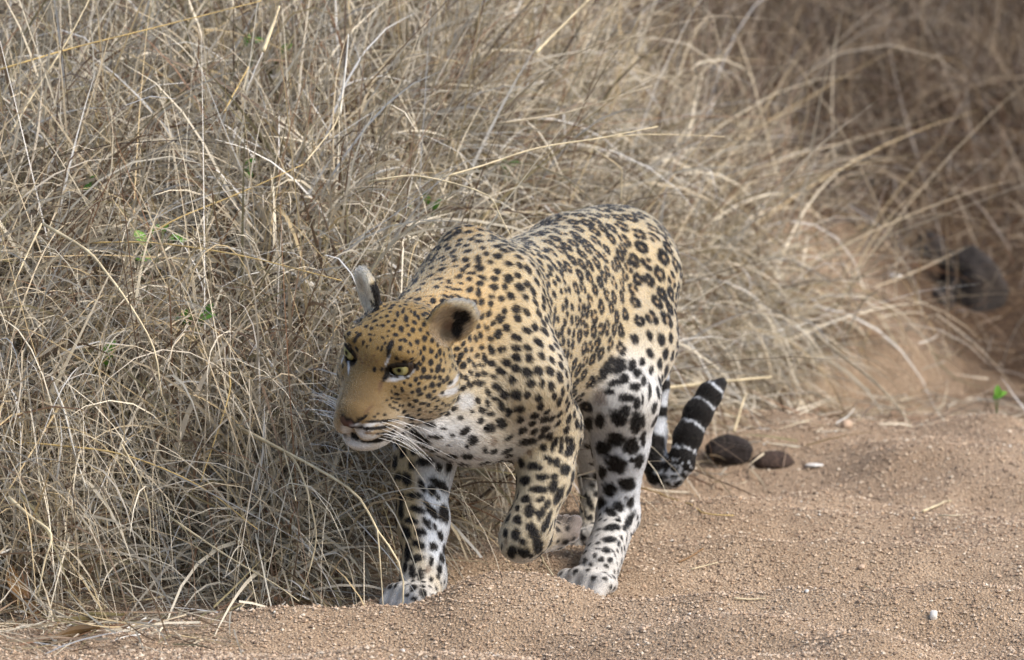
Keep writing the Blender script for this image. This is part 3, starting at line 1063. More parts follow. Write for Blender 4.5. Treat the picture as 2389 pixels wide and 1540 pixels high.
def terrain(x, y):
    x = np.asarray(x, float)
    y = np.asarray(y, float)
    d = edge_d(x, y)
    dp = np.maximum(d, 0)
    s = sstep(-.15, .75, x)
    left = .46 * (1 - np.exp(-dp / .42)) + .20 * np.minimum(dp, 3) + .03 * np.maximum(dp - 3, 0)
    right = .10 * (1 - np.exp(-dp / .5)) + .13 * np.minimum(dp, 5) + .03 * np.maximum(dp - 5, 0)
    bank = left * (1 - s) + right * s
    # pale grass mound behind the rump
    bank += .20 * np.exp(-(((x - .62) / .36) ** 2 + ((y - 2.75) / .45) ** 2)) * (d > 0)
    bank -= .13 * np.exp(-(((x - .98) / .22) ** 2 + ((y - 2.85) / .35) ** 2))
    lump = (v2noise(x, y, 3.2, 1) - .5) * .10 * sstep(0, .3, d)
    und = (v2noise(x, y * 1.6, 2.3, 2) - .5) * .100 + (v2noise(x, y * 1.5, 5.5, 3) - .5) * .062 + (v2noise(x, y, 13.0, 4) - .5) * .020 + (v2noise(x, y, 34.0, 5) - .5) * .005
    hollow = 0
    for (hx, hy), sx, sy, a in MOUNDS:
        hollow = hollow + 1.3 * a * np.exp(-(((x - hx) / sx) ** 2 + ((y - hy) / sy) ** 2))
    z = bank + lump + (und + hollow) * (1 - .5 * sstep(0, .2, d))
    for px, py, pz in PAWS:
        w = np.exp(-(((x - px) ** 2 + (y - py) ** 2) / .085 ** 2))
        rim = .006 * np.exp(-((np.hypot(x - px, y - py) - .085) / .02) ** 2)
        z = z * (1 - w) + (pz + .006) * w + rim
    return z


def T(dx, dy, y0=-1.2, y1=14.0):
    """where the sight line through a sheet point meets the terrain"""
    d = ray(dx, dy)
    ys = np.linspace(y0, y1, 1500)
    pts = CAMP + d * ((ys - CAMP[1]) / d[1])[:, None]
    h = terrain(pts[:, 0], pts[:, 1])
    i = np.nonzero(pts[:, 2] < h)[0]
    p = pts[i[0]] if len(i) else pts[-1]
    return np.array([p[0], p[1], terrain(p[0:1], p[1:2])[0]])


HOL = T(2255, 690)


def soil_material():
    m = bpy.data.materials.new("sand_and_soil")
    m.use_nodes = True
    nt = m.node_tree
    N, L = nt.nodes, nt.links
    b = N["Principled BSDF"]
    b.inputs["Roughness"].default_value = .95
    b.inputs["Specular IOR Level"].default_value = .1
    tc = N.new("ShaderNodeTexCoord")
    def noise(sc, det=4, rough=.6):
        n = N.new("ShaderNodeTexNoise")
        n.inputs["Scale"].default_value = sc
        n.inputs["Detail"].default_value = det
        n.inputs["Roughness"].default_value = rough
        L.new(tc.outputs["Object"], n.inputs["Vector"])
        return n
    def ramp(src, stops):
        r = N.new("ShaderNodeValToRGB")
        e = r.color_ramp.elements
        e[0].position, e[0].color = stops[0][0], (*stops[0][1], 1)
        e[1].position, e[1].color = stops[-1][0], (*stops[-1][1], 1)
        for p_, c_ in stops[1:-1]:
            k = e.new(p_)
            k.color = (*c_, 1)
        L.new(src, r.inputs[0])
        return r
    vo = N.new("ShaderNodeTexVoronoi")
    vo.inputs["Scale"].default_value = 230
    L.new(tc.outputs["Object"], vo.inputs["Vector"])
    n1 = noise(260, 3, .7)
    n2 = noise(6, 5, .55)
    sandc = ramp(n1.outputs["Fac"], [(.28, srgb(116, 97, 80)), (.42, srgb(168, 146, 122)), (.58, srgb(190, 168, 143)), (.74, srgb(216, 200, 178))])
    big = ramp(n2.outputs["Fac"], [(.3, (.72, .70, .68)), (.7, (1.0, 1.0, 1.0))])
    mx = N.new("ShaderNodeMix")
    mx.data_type = 'RGBA'
    mx.blend_type = 'MULTIPLY'
    mx.inputs[0].default_value = 1.0
    L.new(sandc.outputs[0], mx.inputs[6])
    L.new(big.outputs[0], mx.inputs[7])
    # cell tint
    hs = ramp(vo.outputs["Color"], [(.0, (.70, .68, .66)), (1.0, (1.15, 1.12, 1.08))])
    mx2 = N.new("ShaderNodeMix")
    mx2.data_type = 'RGBA'
    mx2.blend_type = 'MULTIPLY'
    mx2.inputs[0].default_value = .8
    L.new(mx.outputs[2], mx2.inputs[6])
    L.new(hs.outputs[0], mx2.inputs[7])
    # soil under grass
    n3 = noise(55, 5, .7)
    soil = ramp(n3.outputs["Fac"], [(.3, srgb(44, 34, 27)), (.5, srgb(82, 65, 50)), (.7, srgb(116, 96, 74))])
    at = N.new("ShaderNodeAttribute")
    at.attribute_name = "bank"
    mx3 = N.new("ShaderNodeMix")
    mx3.data_type = 'RGBA'
    L.new(at.outputs["Fac"], mx3.inputs[0])
    L.new(mx2.outputs[2], mx3.inputs[6])
    L.new(soil.outputs[0], mx3.inputs[7])
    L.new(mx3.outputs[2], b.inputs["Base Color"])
    bp = N.new("ShaderNodeBump")
    bp.inputs["Strength"].default_value = .9
    bp.inputs["Distance"].default_value = .004
    ad = N.new("ShaderNodeMath")
    ad.operation = 'ADD'
    L.new(n1.outputs["Fac"], ad.inputs[0])
    L.new(vo.outputs["Distance"], ad.inputs[1])
    L.new(ad.outputs[0], bp.inputs["Height"])
    L.new(bp.outputs[0], b.inputs["Normal"])
    return m


def axis(a, fine0, fine1, b, h, grow=1.18):
    v = [fine0]
    s = h
    while v[0] > a:
        s *= grow
        v.insert(0, v[0] - s)
    while v[-1] < fine1: v.append(v[-1] + h)
    s = h
    while v[-1] < b:
        s *= grow
        v.append(v[-1] + s)
    return np.array(v)


gx = axis(-60, -1.1, 1.4, 60, .012)
gy = axis(-14, -.85, 2.0, 120, .012)
GX, GY = np.meshgrid(gx, gy, indexing='ij')
GZ = terrain(GX.ravel(), GY.ravel()).reshape(GX.shape)
gv = np.stack([GX.ravel(), GY.ravel(), GZ.ravel()], 1)
ii, jj = np.meshgrid(np.arange(len(gx) - 1), np.arange(len(gy) - 1), indexing='ij')
ny_ = len(gy)
gq = np.stack([ii * ny_ + jj, (ii + 1) * ny_ + jj, (ii + 1) * ny_ + jj + 1, ii * ny_ + jj + 1], -1).reshape(-1, 4)
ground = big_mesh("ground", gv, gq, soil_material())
ground["kind"] = "structure"
ba = ground.data.attributes.new("bank", 'FLOAT', 'POINT')
_dd = edge_d(gv[:, 0], gv[:, 1])
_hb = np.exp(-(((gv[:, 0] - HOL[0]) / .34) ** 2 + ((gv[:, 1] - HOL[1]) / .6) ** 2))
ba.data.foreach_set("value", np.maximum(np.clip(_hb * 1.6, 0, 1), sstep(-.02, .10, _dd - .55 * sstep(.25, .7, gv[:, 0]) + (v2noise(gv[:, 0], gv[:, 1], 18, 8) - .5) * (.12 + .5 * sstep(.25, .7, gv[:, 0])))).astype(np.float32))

# ------------------------------------------------------------------ coarse sand grains
def frustum_x(y):
    return .86 * (DIST + y) / DIST + .05


def scatter(n, y0, y1, rng, dmin, dmax, xpad=0.0, bias=1.0):
    out = np.zeros((0, 2))
    while len(out) < n:
        y = y0 + (y1 - y0) * rng.random(n) ** bias
        x = (rng.random(n) * 2 - 1) * (frustum_x(y) + xpad)
        d = edge_d(x, y)
        k = (d > dmin) & (d < dmax)
        out = np.concatenate([out, np.stack([x[k], y[k]], 1)])
    return out[:n]


def grains(name, n, y0, y1, r0, r1, seed, dmax=.06):
    rng = np.random.default_rng(seed)
    xy = scatter(n, y0, y1, rng, -9, dmax, bias=1.25)
    z = terrain(xy[:, 0], xy[:, 1])
    r = r0 + (r1 - r0) * rng.random(n) ** 3
    base = np.array([(1, 0, 0), (-1, 0, 0), (0, 1, 0), (0, -1, 0), (0, 0, 1), (0, 0, -1)], float)
    tri = np.array([(0, 2, 4), (2, 1, 4), (1, 3, 4), (3, 0, 4), (2, 0, 5), (1, 2, 5), (3, 1, 5), (0, 3, 5)])
    sc = rng.uniform(.65, 1.25, (n, 6))
    a = rng.uniform(0, 6.28, n)
    V = base[None] * sc[:, :, None] * r[:, None, None]
    V = V + rng.normal(0, .12, V.shape) * r[:, None, None]
    ca, sa = np.cos(a), np.sin(a)
    x = V[:, :, 0] * ca[:, None] - V[:, :, 1] * sa[:, None]
    y = V[:, :, 0] * sa[:, None] + V[:, :, 1] * ca[:, None]
    V = np.stack([x + xy[:, 0:1], y + xy[:, 1:2], V[:, :, 2] * .8 + (z + r * .35)[:, None]], -1)
    F = (tri[None] + (np.arange(n) * 6)[:, None, None]).reshape(-1, 3)
    pal = np.array([srgb(194, 173, 149), srgb(176, 153, 129), srgb(146, 124, 104), srgb(210, 195, 174), srgb(112, 96, 82), srgb(222, 213, 200), srgb(184, 157, 130)])
    ci = rng.choice(len(pal), n, p=[.35, .31, .14, .045, .05, .003, .102])
    col = pal[ci] * rng.uniform(.8, 1.15, n)[:, None]
    o = big_mesh(name, V.reshape(-1, 3), F, attr_material("grit_" + str(seed), "tint", .85, .25), smooth=False)
    at = o.data.color_attributes.new("tint", 'FLOAT_COLOR', 'POINT')
    at.data.foreach_set("color", np.concatenate([np.repeat(col, 6, 0), np.ones((n * 6, 1))], 1).astype(np.float32).ravel())
    o["kind"] = "stuff"
    return o


tag(grains("gravel", 80000, -.80, 2.3, .0012, .0044, 31), "coarse pinkish brown grit covering the sand track", "gravel", kind="stuff")

# ------------------------------------------------------------------ dry grass
PAL = np.array([srgb(202, 184, 150), srgb(182, 171, 150), srgb(226, 213, 184), srgb(194, 170, 122), srgb(138, 114, 88), srgb(146, 108, 76), srgb(226, 222, 212), srgb(140, 130, 92), srgb(110, 92, 74)])


def ribbons(root, d0, length, width, droop, curl, nseg, rng, twist=.6):
    n = len(root)
    p = root.copy()
    d = nrm(d0)
    ax = nrm(rng.normal(0, 1, (n, 3)))
    side = nrm(np.cross(d, rng.normal(0, 1, (n, 3))))
    rows = []
    for i in range(nseg + 1):
        t = i / nseg
        w = width * (1 - .92 * t ** 1.6)
        rows.append(np.stack([p - side * w[:, None] * .5, p + side * w[:, None] * .5], 1))
        d = nrm(d + np.cross(ax, d) * (curl / nseg)[:, None] + np.array([0, 0, -1.0]) * (droop / nseg)[:, None] * (.4 + 1.2 * t))
        p = p + d * (length / nseg)[:, None]
        side = nrm(side + np.cross(d, side) * (twist / nseg))
        side = nrm(side - d * (side * d).sum(1)[:, None])
    V = np.concatenate(rows, 1)                     # n, 2*(nseg+1), 3
    return V


def rib_faces(n, nseg):
    f = np.array([(2 * i, 2 * i + 1, 2 * i + 3, 2 * i + 2) for i in range(nseg)])
    return (f[None] + (np.arange(n) * 2 * (nseg + 1))[:, None, None]).reshape(-1, 4)


_GRASS_MAT = None
def grass_mat():
    global _GRASS_MAT
    if _GRASS_MAT: return _GRASS_MAT
    m = bpy.data.materials.new("dry_grass")
    m.use_nodes = True
    nt = m.node_tree
    b = nt.nodes["Principled BSDF"]
    at = nt.nodes.new("ShaderNodeAttribute")
    at.attribute_name = "tint"
    b.inputs["Roughness"].default_value = .6
    b.inputs["Specular IOR Level"].default_value = .3
    nt.links.new(at.outputs["Color"], b.inputs["Base Color"])
    tr = nt.nodes.new("ShaderNodeBsdfTranslucent")
    nt.links.new(at.outputs["Color"], tr.inputs["Color"])
    mx = nt.nodes.new("ShaderNodeMixShader")
    mx.inputs[0].default_value = .12
    nt.links.new(b.outputs[0], mx.inputs[1])
    nt.links.new(tr.outputs[0], mx.inputs[2])
    nt.links.new(mx.outputs[0], nt.nodes["Material Output"].inputs[0])
    _GRASS_MAT = m
    return m


def lay(name, n, y0, y1, dmin, dmax, lift, L, Wd, nseg, up, outward, spread, droop, curl, probs, seed, xr=None, dark=None, bias=1.0, flat=None, label=None, thin=0):
    rng = np.random.default_rng(seed)
    if xr is None:
        xy = scatter(n, y0, y1, rng, dmin, dmax, .12, bias)
    else:
        out = np.zeros((0, 2))
        while len(out) < n:
            y = y0 + (y1 - y0) * rng.random(n) ** bias
            x = rng.uniform(xr[0], xr[1], n)
            d = edge_d(x, y)
            k = (d > dmin) & (d < dmax) & (np.abs(x) < frustum_x(y) + .15)
            out = np.concatenate([out, np.stack([x[k], y[k]], 1)])
        xy = out[:n]
    # clumps: thin the grass where the noise is low
    cl = v2noise(xy[:, 0], xy[:, 1], 4.5, 40 + seed % 7)
    hole = np.exp(-(((xy[:, 0] - HOL[0]) / .30) ** 2 + ((xy[:, 1] - HOL[1]) / .55) ** 2))
    keep = (rng.random(n) < .10 + 1.45 * cl) & (rng.random(n) > hole * .72)
    if thin:
        dd_ = edge_d(xy[:, 0], xy[:, 1])
        keep &= rng.random(n) < 1 - thin * sstep(.25, .75, xy[:, 0]) * (1 - sstep(.3 if thin == .75 else .5, .8 if thin == .75 else 1.8, dd_))
    xy = xy[keep]
    n = len(xy)
    z = terrain(xy[:, 0], xy[:, 1])
    root = np.stack([xy[:, 0], xy[:, 1], z - .01 + lift[0] + (lift[1] - lift[0]) * rng.random(n) ** 1.3], 1)
    dirv = rng.normal(0, 1, (n, 3)) * spread + np.array([0, 0, 1.0]) * up + np.array([.25, -1.0, 0]) * outward
    if flat is not None: dirv[:, 2] *= flat
    # neighbouring blades lean alike
    lean = np.stack([v2noise(xy[:, 0], xy[:, 1], 2.2, 51) - .5, v2noise(xy[:, 0], xy[:, 1], 2.2, 52) - .5, np.zeros(n)], 1)
    dirv = dirv + lean * 1.6 * spread
    length = rng.uniform(L[0], L[1], n)
    width = rng.uniform(Wd[0], Wd[1], n)
    V = ribbons(root, dirv, length, width, rng.uniform(droop[0], droop[1], n), rng.normal(0, 1, n) * curl, nseg, rng)
    # keep blades out of the animal: drop those that pass through its body box and hug the hide
    mid = V.reshape(-1, 3)
    inside = np.zeros(len(mid), bool)
    bx = np.all((mid > _lo) & (mid < _hi), axis=1)
    if bx.any():
        inside[np.nonzero(bx)[0]] = sdf(mid[bx]) < .012
    bad = inside.reshape(n, -1).any(1)
    V = V[~bad]
    xy = xy[~bad]
    n = len(V)
    ci = rng.choice(len(PAL), n, p=np.array(probs) / np.sum(probs))
    col = PAL[ci] * rng.uniform(.75, 1.15, n)[:, None]
    patch = v2noise(xy[:, 0], xy[:, 1], 1.7, 60)
    col = col * (.82 + .36 * patch)[:, None]
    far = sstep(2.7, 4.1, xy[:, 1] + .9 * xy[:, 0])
    col = col * (1 - far[:, None]) + (col * np.array([.44, .39, .36])) * far[:, None]  # shade over the back right painted into the blade colours
    col = col * .84 + col.mean(1, keepdims=True) * .16
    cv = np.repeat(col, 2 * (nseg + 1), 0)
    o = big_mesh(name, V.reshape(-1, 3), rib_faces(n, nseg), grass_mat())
    at = o.data.color_attributes.new("tint", 'FLOAT_COLOR', 'POINT')
    at.data.foreach_set("color", np.concatenate([cv, np.ones((len(cv), 1))], 1).astype(np.float32).ravel())
    tag(o, label, "grass", kind="stuff")
    return o


PB = [5, 6, 5, 1.0, 2.2, .8, 1.8, 1.5, 2.2]
# near bank, left of and behind the animal
lay("dry_grass_thatch", 52000, -.2, 2.2, .0, 1.7, (0, .11), (.06, .26), (.0018, .0058), 4, .25, .25, 1.0, (.1, .7), .95, PB, 101, bias=1.1,
    label="matted dead grass thatch covering the bank")
lay("dry_grass_blades", 17000, -.2, 2.4, .0, 1.9, (0, .03), (.16, .48), (.0024, .0074), 7, .65, .25, .75, (.3, 2.2), .7, PB, 102, thin=.6,
    label="curling straw coloured grass blades on the bank")
lay("dry_grass_stalks", 2600, -.1, 2.6, .05, 2.2, (0, .03), (.30, .85), (.0020, .0036), 5, .55, .1, .85, (.0, .7), .25, [3, 2, 4, 6, 1.5, 1.6, 1, 1, .5], 103, thin=.7,
    label="thin straight dry grass stalks criss-crossing the bank")
lay("dry_grass_fringe", 2600, -.25, 2.2, -.03, .30, (0, .22), (.15, .50), (.0015, .0038), 8, .5, .9, .5, (1.2, 3.6), .7, [5, 3, 5, 2, 1, .5, 1, .5, .5], 104, bias=1.0, thin=.9,
    label="drooping grass fringe hanging over the edge of the sand")
# behind, to the right: softer, farther
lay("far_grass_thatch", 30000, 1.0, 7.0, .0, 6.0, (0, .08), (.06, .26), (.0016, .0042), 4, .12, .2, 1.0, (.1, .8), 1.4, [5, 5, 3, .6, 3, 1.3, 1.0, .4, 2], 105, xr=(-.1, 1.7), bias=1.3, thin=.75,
    label="matted brown grass farther along the track, darkened with painted shade")
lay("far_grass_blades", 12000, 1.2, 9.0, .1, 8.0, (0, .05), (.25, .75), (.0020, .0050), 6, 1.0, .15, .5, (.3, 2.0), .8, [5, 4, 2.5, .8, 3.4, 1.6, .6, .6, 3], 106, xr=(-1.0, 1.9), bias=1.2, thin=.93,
    label="taller brown grass standing far behind the animal, darkened with painted shade")
# loose straws lying on the sand near the edge
lay("grass_litter", 1500, -.5, 2.4, -.16, .06, (0.012, .016), (.03, .14), (.0010, .0024), 3, .0, .0, 1.0, (.0, .05), .5, [5, 3, 4, 2, 2, 1, 1, .3, 1], 107, flat=.04,
    label="loose bits of straw littering the sand at the bank's foot")

lay("corner_litter", 900, -.62, -.02, -.55, .02, (0.004, .03), (.05, .20), (.0015, .0040), 4, .02, .0, 1.0, (.0, .3), .7, [4, 3, 3, 1, 3, 2, 1, 1.5, 2], 108, xr=(-1.0, -.42), flat=.12,
    label="loose dead stems heaped on the sand in the near corner")

lay("track_edge_litter", 1500, 1.2, 3.4, -.75, .15, (0.004, .02), (.04, .22), (.0016, .0045), 4, .02, .0, 1.0, (.0, .3), .6, [5, 4, 3, 1, 4, 2, 1, .5, 3], 109, xr=(.25, 1.4), flat=.14,
    label="scattered dead stems along the far edge of the sand")

lay("broad_dry_leaves", 1500, -.15, 2.2, .0, 1.8, (0, .12), (.14, .42), (.0055, .0105), 6, .6, .25, .75, (.2, 1.8), .5, [4, 4, 5, 1, 1, .5, 1.5, 1, .5], 110, thin=.7,
    label="broad flat dead leaves among the thinner straw")
# ------------------------------------------------------------------ single long straws (things of their own)
def smooth_path(pts, n=14):
    """Catmull-Rom through world points"""
    pts = [np.asarray(p, float) for p in pts]
    if len(pts) == 2:
        return [pts[0] + (pts[1] - pts[0]) * t for t in np.linspace(0, 1, max(3, n // 2))]
    ext = [2 * pts[0] - pts[1]] + pts + [2 * pts[-1] - pts[-2]]
    out = []
    per = max(2, n // (len(pts) - 1))
    for i in range(1, len(ext) - 2):
        p0, p1, p2, p3 = ext[i - 1:i + 3]
        for t in np.linspace(0, 1, per, endpoint=False):
            out.append(.5 * ((2 * p1) + (p2 - p0) * t + (2 * p0 - 5 * p1 + 4 * p2 - p3) * t * t + (3 * p1 - p0 - 3 * p2 + p3) * t ** 3))
    out.append(pts[-1])
    return out


def straw_mat(name, c):
    m = bpy.data.materials.get(name)
    if m: return m
    m = mat_new(name, c, .6, .3)
    nt = m.node_tree
    b = nt.nodes["Principled BSDF"]
    tc = nt.nodes.new("ShaderNodeTexCoord")
    n = nt.nodes.new("ShaderNodeTexNoise")
    n.inputs["Scale"].default_value = 34
    n.inputs["Detail"].default_value = 3
    nt.links.new(tc.outputs["Object"], n.inputs["Vector"])
    r = nt.nodes.new("ShaderNodeValToRGB")
    c = np.array(c)
    r.color_ramp.elements[0].position = .3
    r.color_ramp.elements[0].color = (*(c * .62), 1)
    r.color_ramp.elements[1].position = .65
    r.color_ramp.elements[1].color = (*np.minimum(c * 1.12, .9), 1)
    nt.links.new(n.outputs["Fac"], r.inputs[0])
    nt.links.new(r.outputs[0], b.inputs["Base Color"])
    return m


SM = {'gold': straw_mat("straw_gold", srgb(206, 178, 118)), 'pale': straw_mat("straw_pale", srgb(214, 198, 162)), 'white': straw_mat("straw_white", srgb(224, 220, 208)),
      'grey': straw_mat("straw_grey", srgb(184, 170, 144)), 'brown': straw_mat("straw_brown", srgb(146, 112, 74))}
STRAWS = [
 # points (x, y, Y), radius mm, material, label
 ([(535, 985, .02), (663, 1052, -.10), (774, 1113, -.17), (840, 1164, -.20), (882, 1240, -.22), (930, 1312, -.235), (940, 1405, -.24), (888, 1478, -.25)], 2.6, 'pale', "long pale straw arching down to the sand beside the planted forepaw"),
 ([(880, 1236, -.225), (886, 1300, -.24), (895, 1432, -.25)], 1.6, 'pale', "short pale straw hanging straight down just outside the planted forepaw"),
 ([(530, 992, .04), (663, 1054, -.08), (704, 1108, -.12), (733, 1213, -.14), (734, 1283, -.15), (698, 1405, -.16)], 2.3, 'pale', "bent pale straw curving down to the foot of the bank in front of the chest"),
 ([(663, 1054, -.09), (678, 1110, -.10), (690, 1168, -.10)], 1.5, 'pale', "short straw tip dangling from a bent pale straw"),
 ([(0, 1029, -.12), (140, 1040, -.14), (292, 1062, -.15), (464, 1133, -.17), (601, 1235, -.18)], 1.8, 'gold', "golden straw sloping across the grass below the chin's height"),
 ([(283, 1036, -.15), (322, 1110, -.17), (349, 1195, -.18), (349, 1345, -.18)], 1.7, 'pale', "pale straw dropping vertically to the base of the bank"),
 ([(398, 1208, -.16), (530, 1297, -.18), (640, 1362, -.19), (698, 1403, -.20)], 1.9, 'pale', "stiff pale straw slanting down onto the sand edge"),
 ([(619, 1120, -.08), (602, 1170, -.13), (557, 1212, -.15), (460, 1270, -.15)], 2.0, 'grey', "grey bowed straw looping low over the bank's foot"),
 ([(535, 868, .05), (532, 930, .0), (468, 1124, -.10)], 1.7, 'gold', "golden straw leaning steeply above the drooping fringe"),
 ([(119, 877, -.05), (150, 960, -.12), (177, 1067, -.16), (203, 1142, -.17)], 2.0, 'white', "bleached straw hanging over darker grass"),
 ([(20, 1160, -.30), (70, 1205, -.34), (119, 1246, -.37), (104, 1310, -.38), (88, 1392, -.38)], 3.0, 'pale', "thick pale straw sharply kinked near the curled brown leaf"),
 ([(97, 522, .10), (60, 600, .04), (14, 705, -.02)], 2.0, 'pale', "pale straw leaning away from the top of the big drooping arch"),
 ([(100, 522, .10), (201, 583, .02), (251, 640, -.03), (305, 715, -.07), (359, 813, -.10), (377, 925, -.11)], 2.7, 'pale', "thick pale straw drooping in one big arch over the bank"),
 ([(215, 566, .22), (359, 567, .20), (560, 596, .15), (798, 655, .08)], 1.8, 'gold', "long golden straw running level towards the leopard's raised ear"),
 ([(359, 540, .30), (427, 504, .30), (560, 450, .34), (707, 384, .38)], 1.7, 'gold', "golden straw climbing to a swollen node"),
 ([(711, 380, .40), (752, 330, .44), (785, 283, .48), (800, 220, .5)], 1.7, 'pale', "pale straw rising steeply from the swollen node"),
 ([(793, 267, .52), (806, 160, .56), (813, 80, .58)], 2.6, 'white', "broad white bleached straw standing upright on the bank"),
 ([(614, 120, .62), (634, 65, .64), (652, 14, .66)], 4.2, 'pale', "broad pale dead leaf blade standing high on the bank"),
 ([(522, 263, .55), (556, 200, .58), (580, 156, .60)], 2.0, 'gold', "short golden straw leaning below the broad dead blade"),
 ([(24, 311, .45), (60, 250, .48), (96, 191, .50), (160, 90, .54), (210, -5, .58)], 2.2, 'pale', "long pale straw rising diagonally to the top of the bank"),
 ([(0, 162, .50), (170, 112, .54), (347, 68, .58), (610, 2, .62)], 1.8, 'gold', "long thin straw lying almost level high on the bank"),
 ([(859, 424, .25), (930, 412, .25), (978, 411, .25), (1060, 428, .24), (1140, 457, .22), (1165, 500, .22), (1194, 556, .21)], 1.9, 'pale', "pale straw bending down onto the hollow of the leopard's back"),
 ([(1032, 414, .42), (1130, 385, .46), (1255, 345, .52), (1400, 322, .58), (1535, 295, .64)], 1.9, 'pale', "long pale straw stretching level above the leopard's back"),
 ([(1400, 322, .585), (1500, 314, .62), (1600, 315, .66), (1690, 319, .70)], 1.1, 'pale', "hair-thin straw trailing beyond the long level straw"),
 ([(1161, 288, .85), (1260, 274, .88), (1341, 257, .90), (1521, 200, .95)], 2.4, 'grey', "thick grey straw lying level in the grass above the leopard's rump"),
 ([(1249, 124, .95), (1300, 72, .98), (1376, -4, 1.02)], 3.4, 'pale', "thick pale blurred straw pointing up out of the bank"),
 ([(1448, 470, .80), (1450, 420, .80), (1444, 388, .80), (1380, 345, .74)], 1.4, 'pale', "thin straw broken over so its end hangs above the rump"),
 ([(1545, 907, 1.25), (1640, 895, 1.28), (1740, 885, 1.32), (1800, 879, 1.36)], 4.0, 'pale', "thick pale stem lying behind the tail tip"),
 ([(1712, 1008, 1.30), (1728, 955, 1.32), (1740, 918, 1.34)], 3.2, 'pale', "pale forked stem leaning above the dung ball"),
 ([(1900, 780, 1.9), (1990, 850, 1.7), (2060, 910, 1.6), (2125, 990, 1.5)], 3.2, 'grey', "blurred straw drooping onto the far sand"),
]
def over_grass(dx, dy, h):
    """depth at which the sight line comes within h of the bank's surface"""
    d = ray(dx, dy)
    ys = np.linspace(-.6, 4.0, 600)
    q = CAMP + d * ((ys - CAMP[1]) / d[1])[:, None]
    i = np.nonzero(q[:, 2] < terrain(q[:, 0], q[:, 1]) + h)[0]
    return ys[i[0]] if len(i) else 4.0


for pts, r, mt, lab in STRAWS:
    ys = np.array([min(p[2], over_grass(p[0], p[1], .20 if p[0] < 1100 else .12)) if p[2] > -.12 and p[0] < 1600 else p[2] for p in pts])
    if len(ys) > 2: ys[1:-1] = .5 * ys[1:-1] + .25 * (ys[:-2] + ys[2:])
    if 'hollow of the' in lab: ys = np.array([p[2] for p in pts])
    wp = smooth_path([P(p[0], p[1], y_) for p, y_ in zip(pts, ys)], 16)
    # the foot of a straw that leaves the grass is rooted deeper in the bank
    k = len(wp)
    o = tube("grass_straw", wp, [r * .001 * (1 - .55 * (i / (k - 1))) * (1 + .06 * math.sin(i * 2.1)) for i in range(k)], SM[mt], None, sides=6)
    tag(o, lab, "straw", "single straws that stand out from the grass")

# straws lying on the sand
LYING = [
 ([(1492, 1142), (1540, 1158), (1637, 1201), (1712, 1210)], 1.7, 'gold', "long bent straw lying on the sand behind the hind paw"),
 ([(2154, 1200), (2190, 1184), (2219, 1174)], 2.6, 'pale', "short thick pale straw lying on the far sand"),
 ([(2190, 1208), (2235, 1208), (2272, 1203)], 1.6, 'grey', "thin grey straw lying beside a short thick pale straw"),
 ([(1583, 1323), (1612, 1305), (1641, 1290)], 1.4, 'brown', "short brown straw half sunk in the sand"),
 ([(1612, 1333), (1675, 1321)], 1.4, 'pale', "short pale straw beside the half sunk brown one"),
 ([(1713, 1405), (1750, 1406), (1786, 1410)], 1.6, 'pale', "pale straw alone in the sandy hollow"),
 ([(2017, 1372), (2065, 1393)], 1.3, 'pale', "tiny pale straw on smooth sand beyond the hollow"),
 ([(1250, 1300), (1268, 1318), (1290, 1350)], 1.8, 'pale', "short straw lying on the sand under the lifted paw"),
 ([(1110, 1225), (1180, 1238), (1200, 1250)], 1.5, 'pale', "pale straw lying under the leopard's chest"),
 ([(640, 1438), (668, 1415), (690, 1400)], 2.0, 'white', "bleached straw leaning on the sand at the bank's foot"),
 ([(560, 1428), (600, 1400), (625, 1385)], 1.7, 'grey', "grey straw lying flat by the drooping fringe"),
]
for pts, r, mt, lab in LYING:
    wp = []
    for x, y in pts:
        p = T(x, y)
        p[2] += r * .001 + .002
        wp.append(p)
    sp = smooth_path(wp, 12)
    for p in sp: p[2] = max(p[2], terrain(p[0:1], p[1:2])[0] + r * .0008)
    tag(tube("fallen_straw", sp, [r * .001 * (1 - .4 * i / (len(sp) - 1)) for i in range(len(sp))], SM[mt], None, sides=6), lab, "straw", "straws lying on the sand")

# ------------------------------------------------------------------ lumps: dung, stones
def lump(name, c, rad, seed, mat, rough=.12, sub=4, rot=0.0, freq=1.6, fine=.03):
    bm = bmesh.new()
    bmesh.ops.create_icosphere(bm, subdivisions=sub, radius=1.0)
    v = np.array([x.co for x in bm.verts])
    k = 1 + (vnoise(v * freq + seed * 3.1, seed) - .5) * 2 * rough + (vnoise(v * freq * 4 + seed, seed + 1) - .5) * 2 * fine
    v = v * k[:, None] * np.array(rad)
    ca, sa = math.cos(rot), math.sin(rot)
    v = np.stack([v[:, 0] * ca - v[:, 1] * sa, v[:, 0] * sa + v[:, 1] * ca, v[:, 2]], 1)
    for x, co in zip(bm.verts, v): x.co = co
    me = bpy.data.meshes.new(name)
    bm.to_mesh(me)
    bm.free()
    me.shade_smooth()
    me.materials.append(mat)
    o = bpy.data.objects.new(name, me)
    COL.objects.link(o)
    o.location = c
    return o


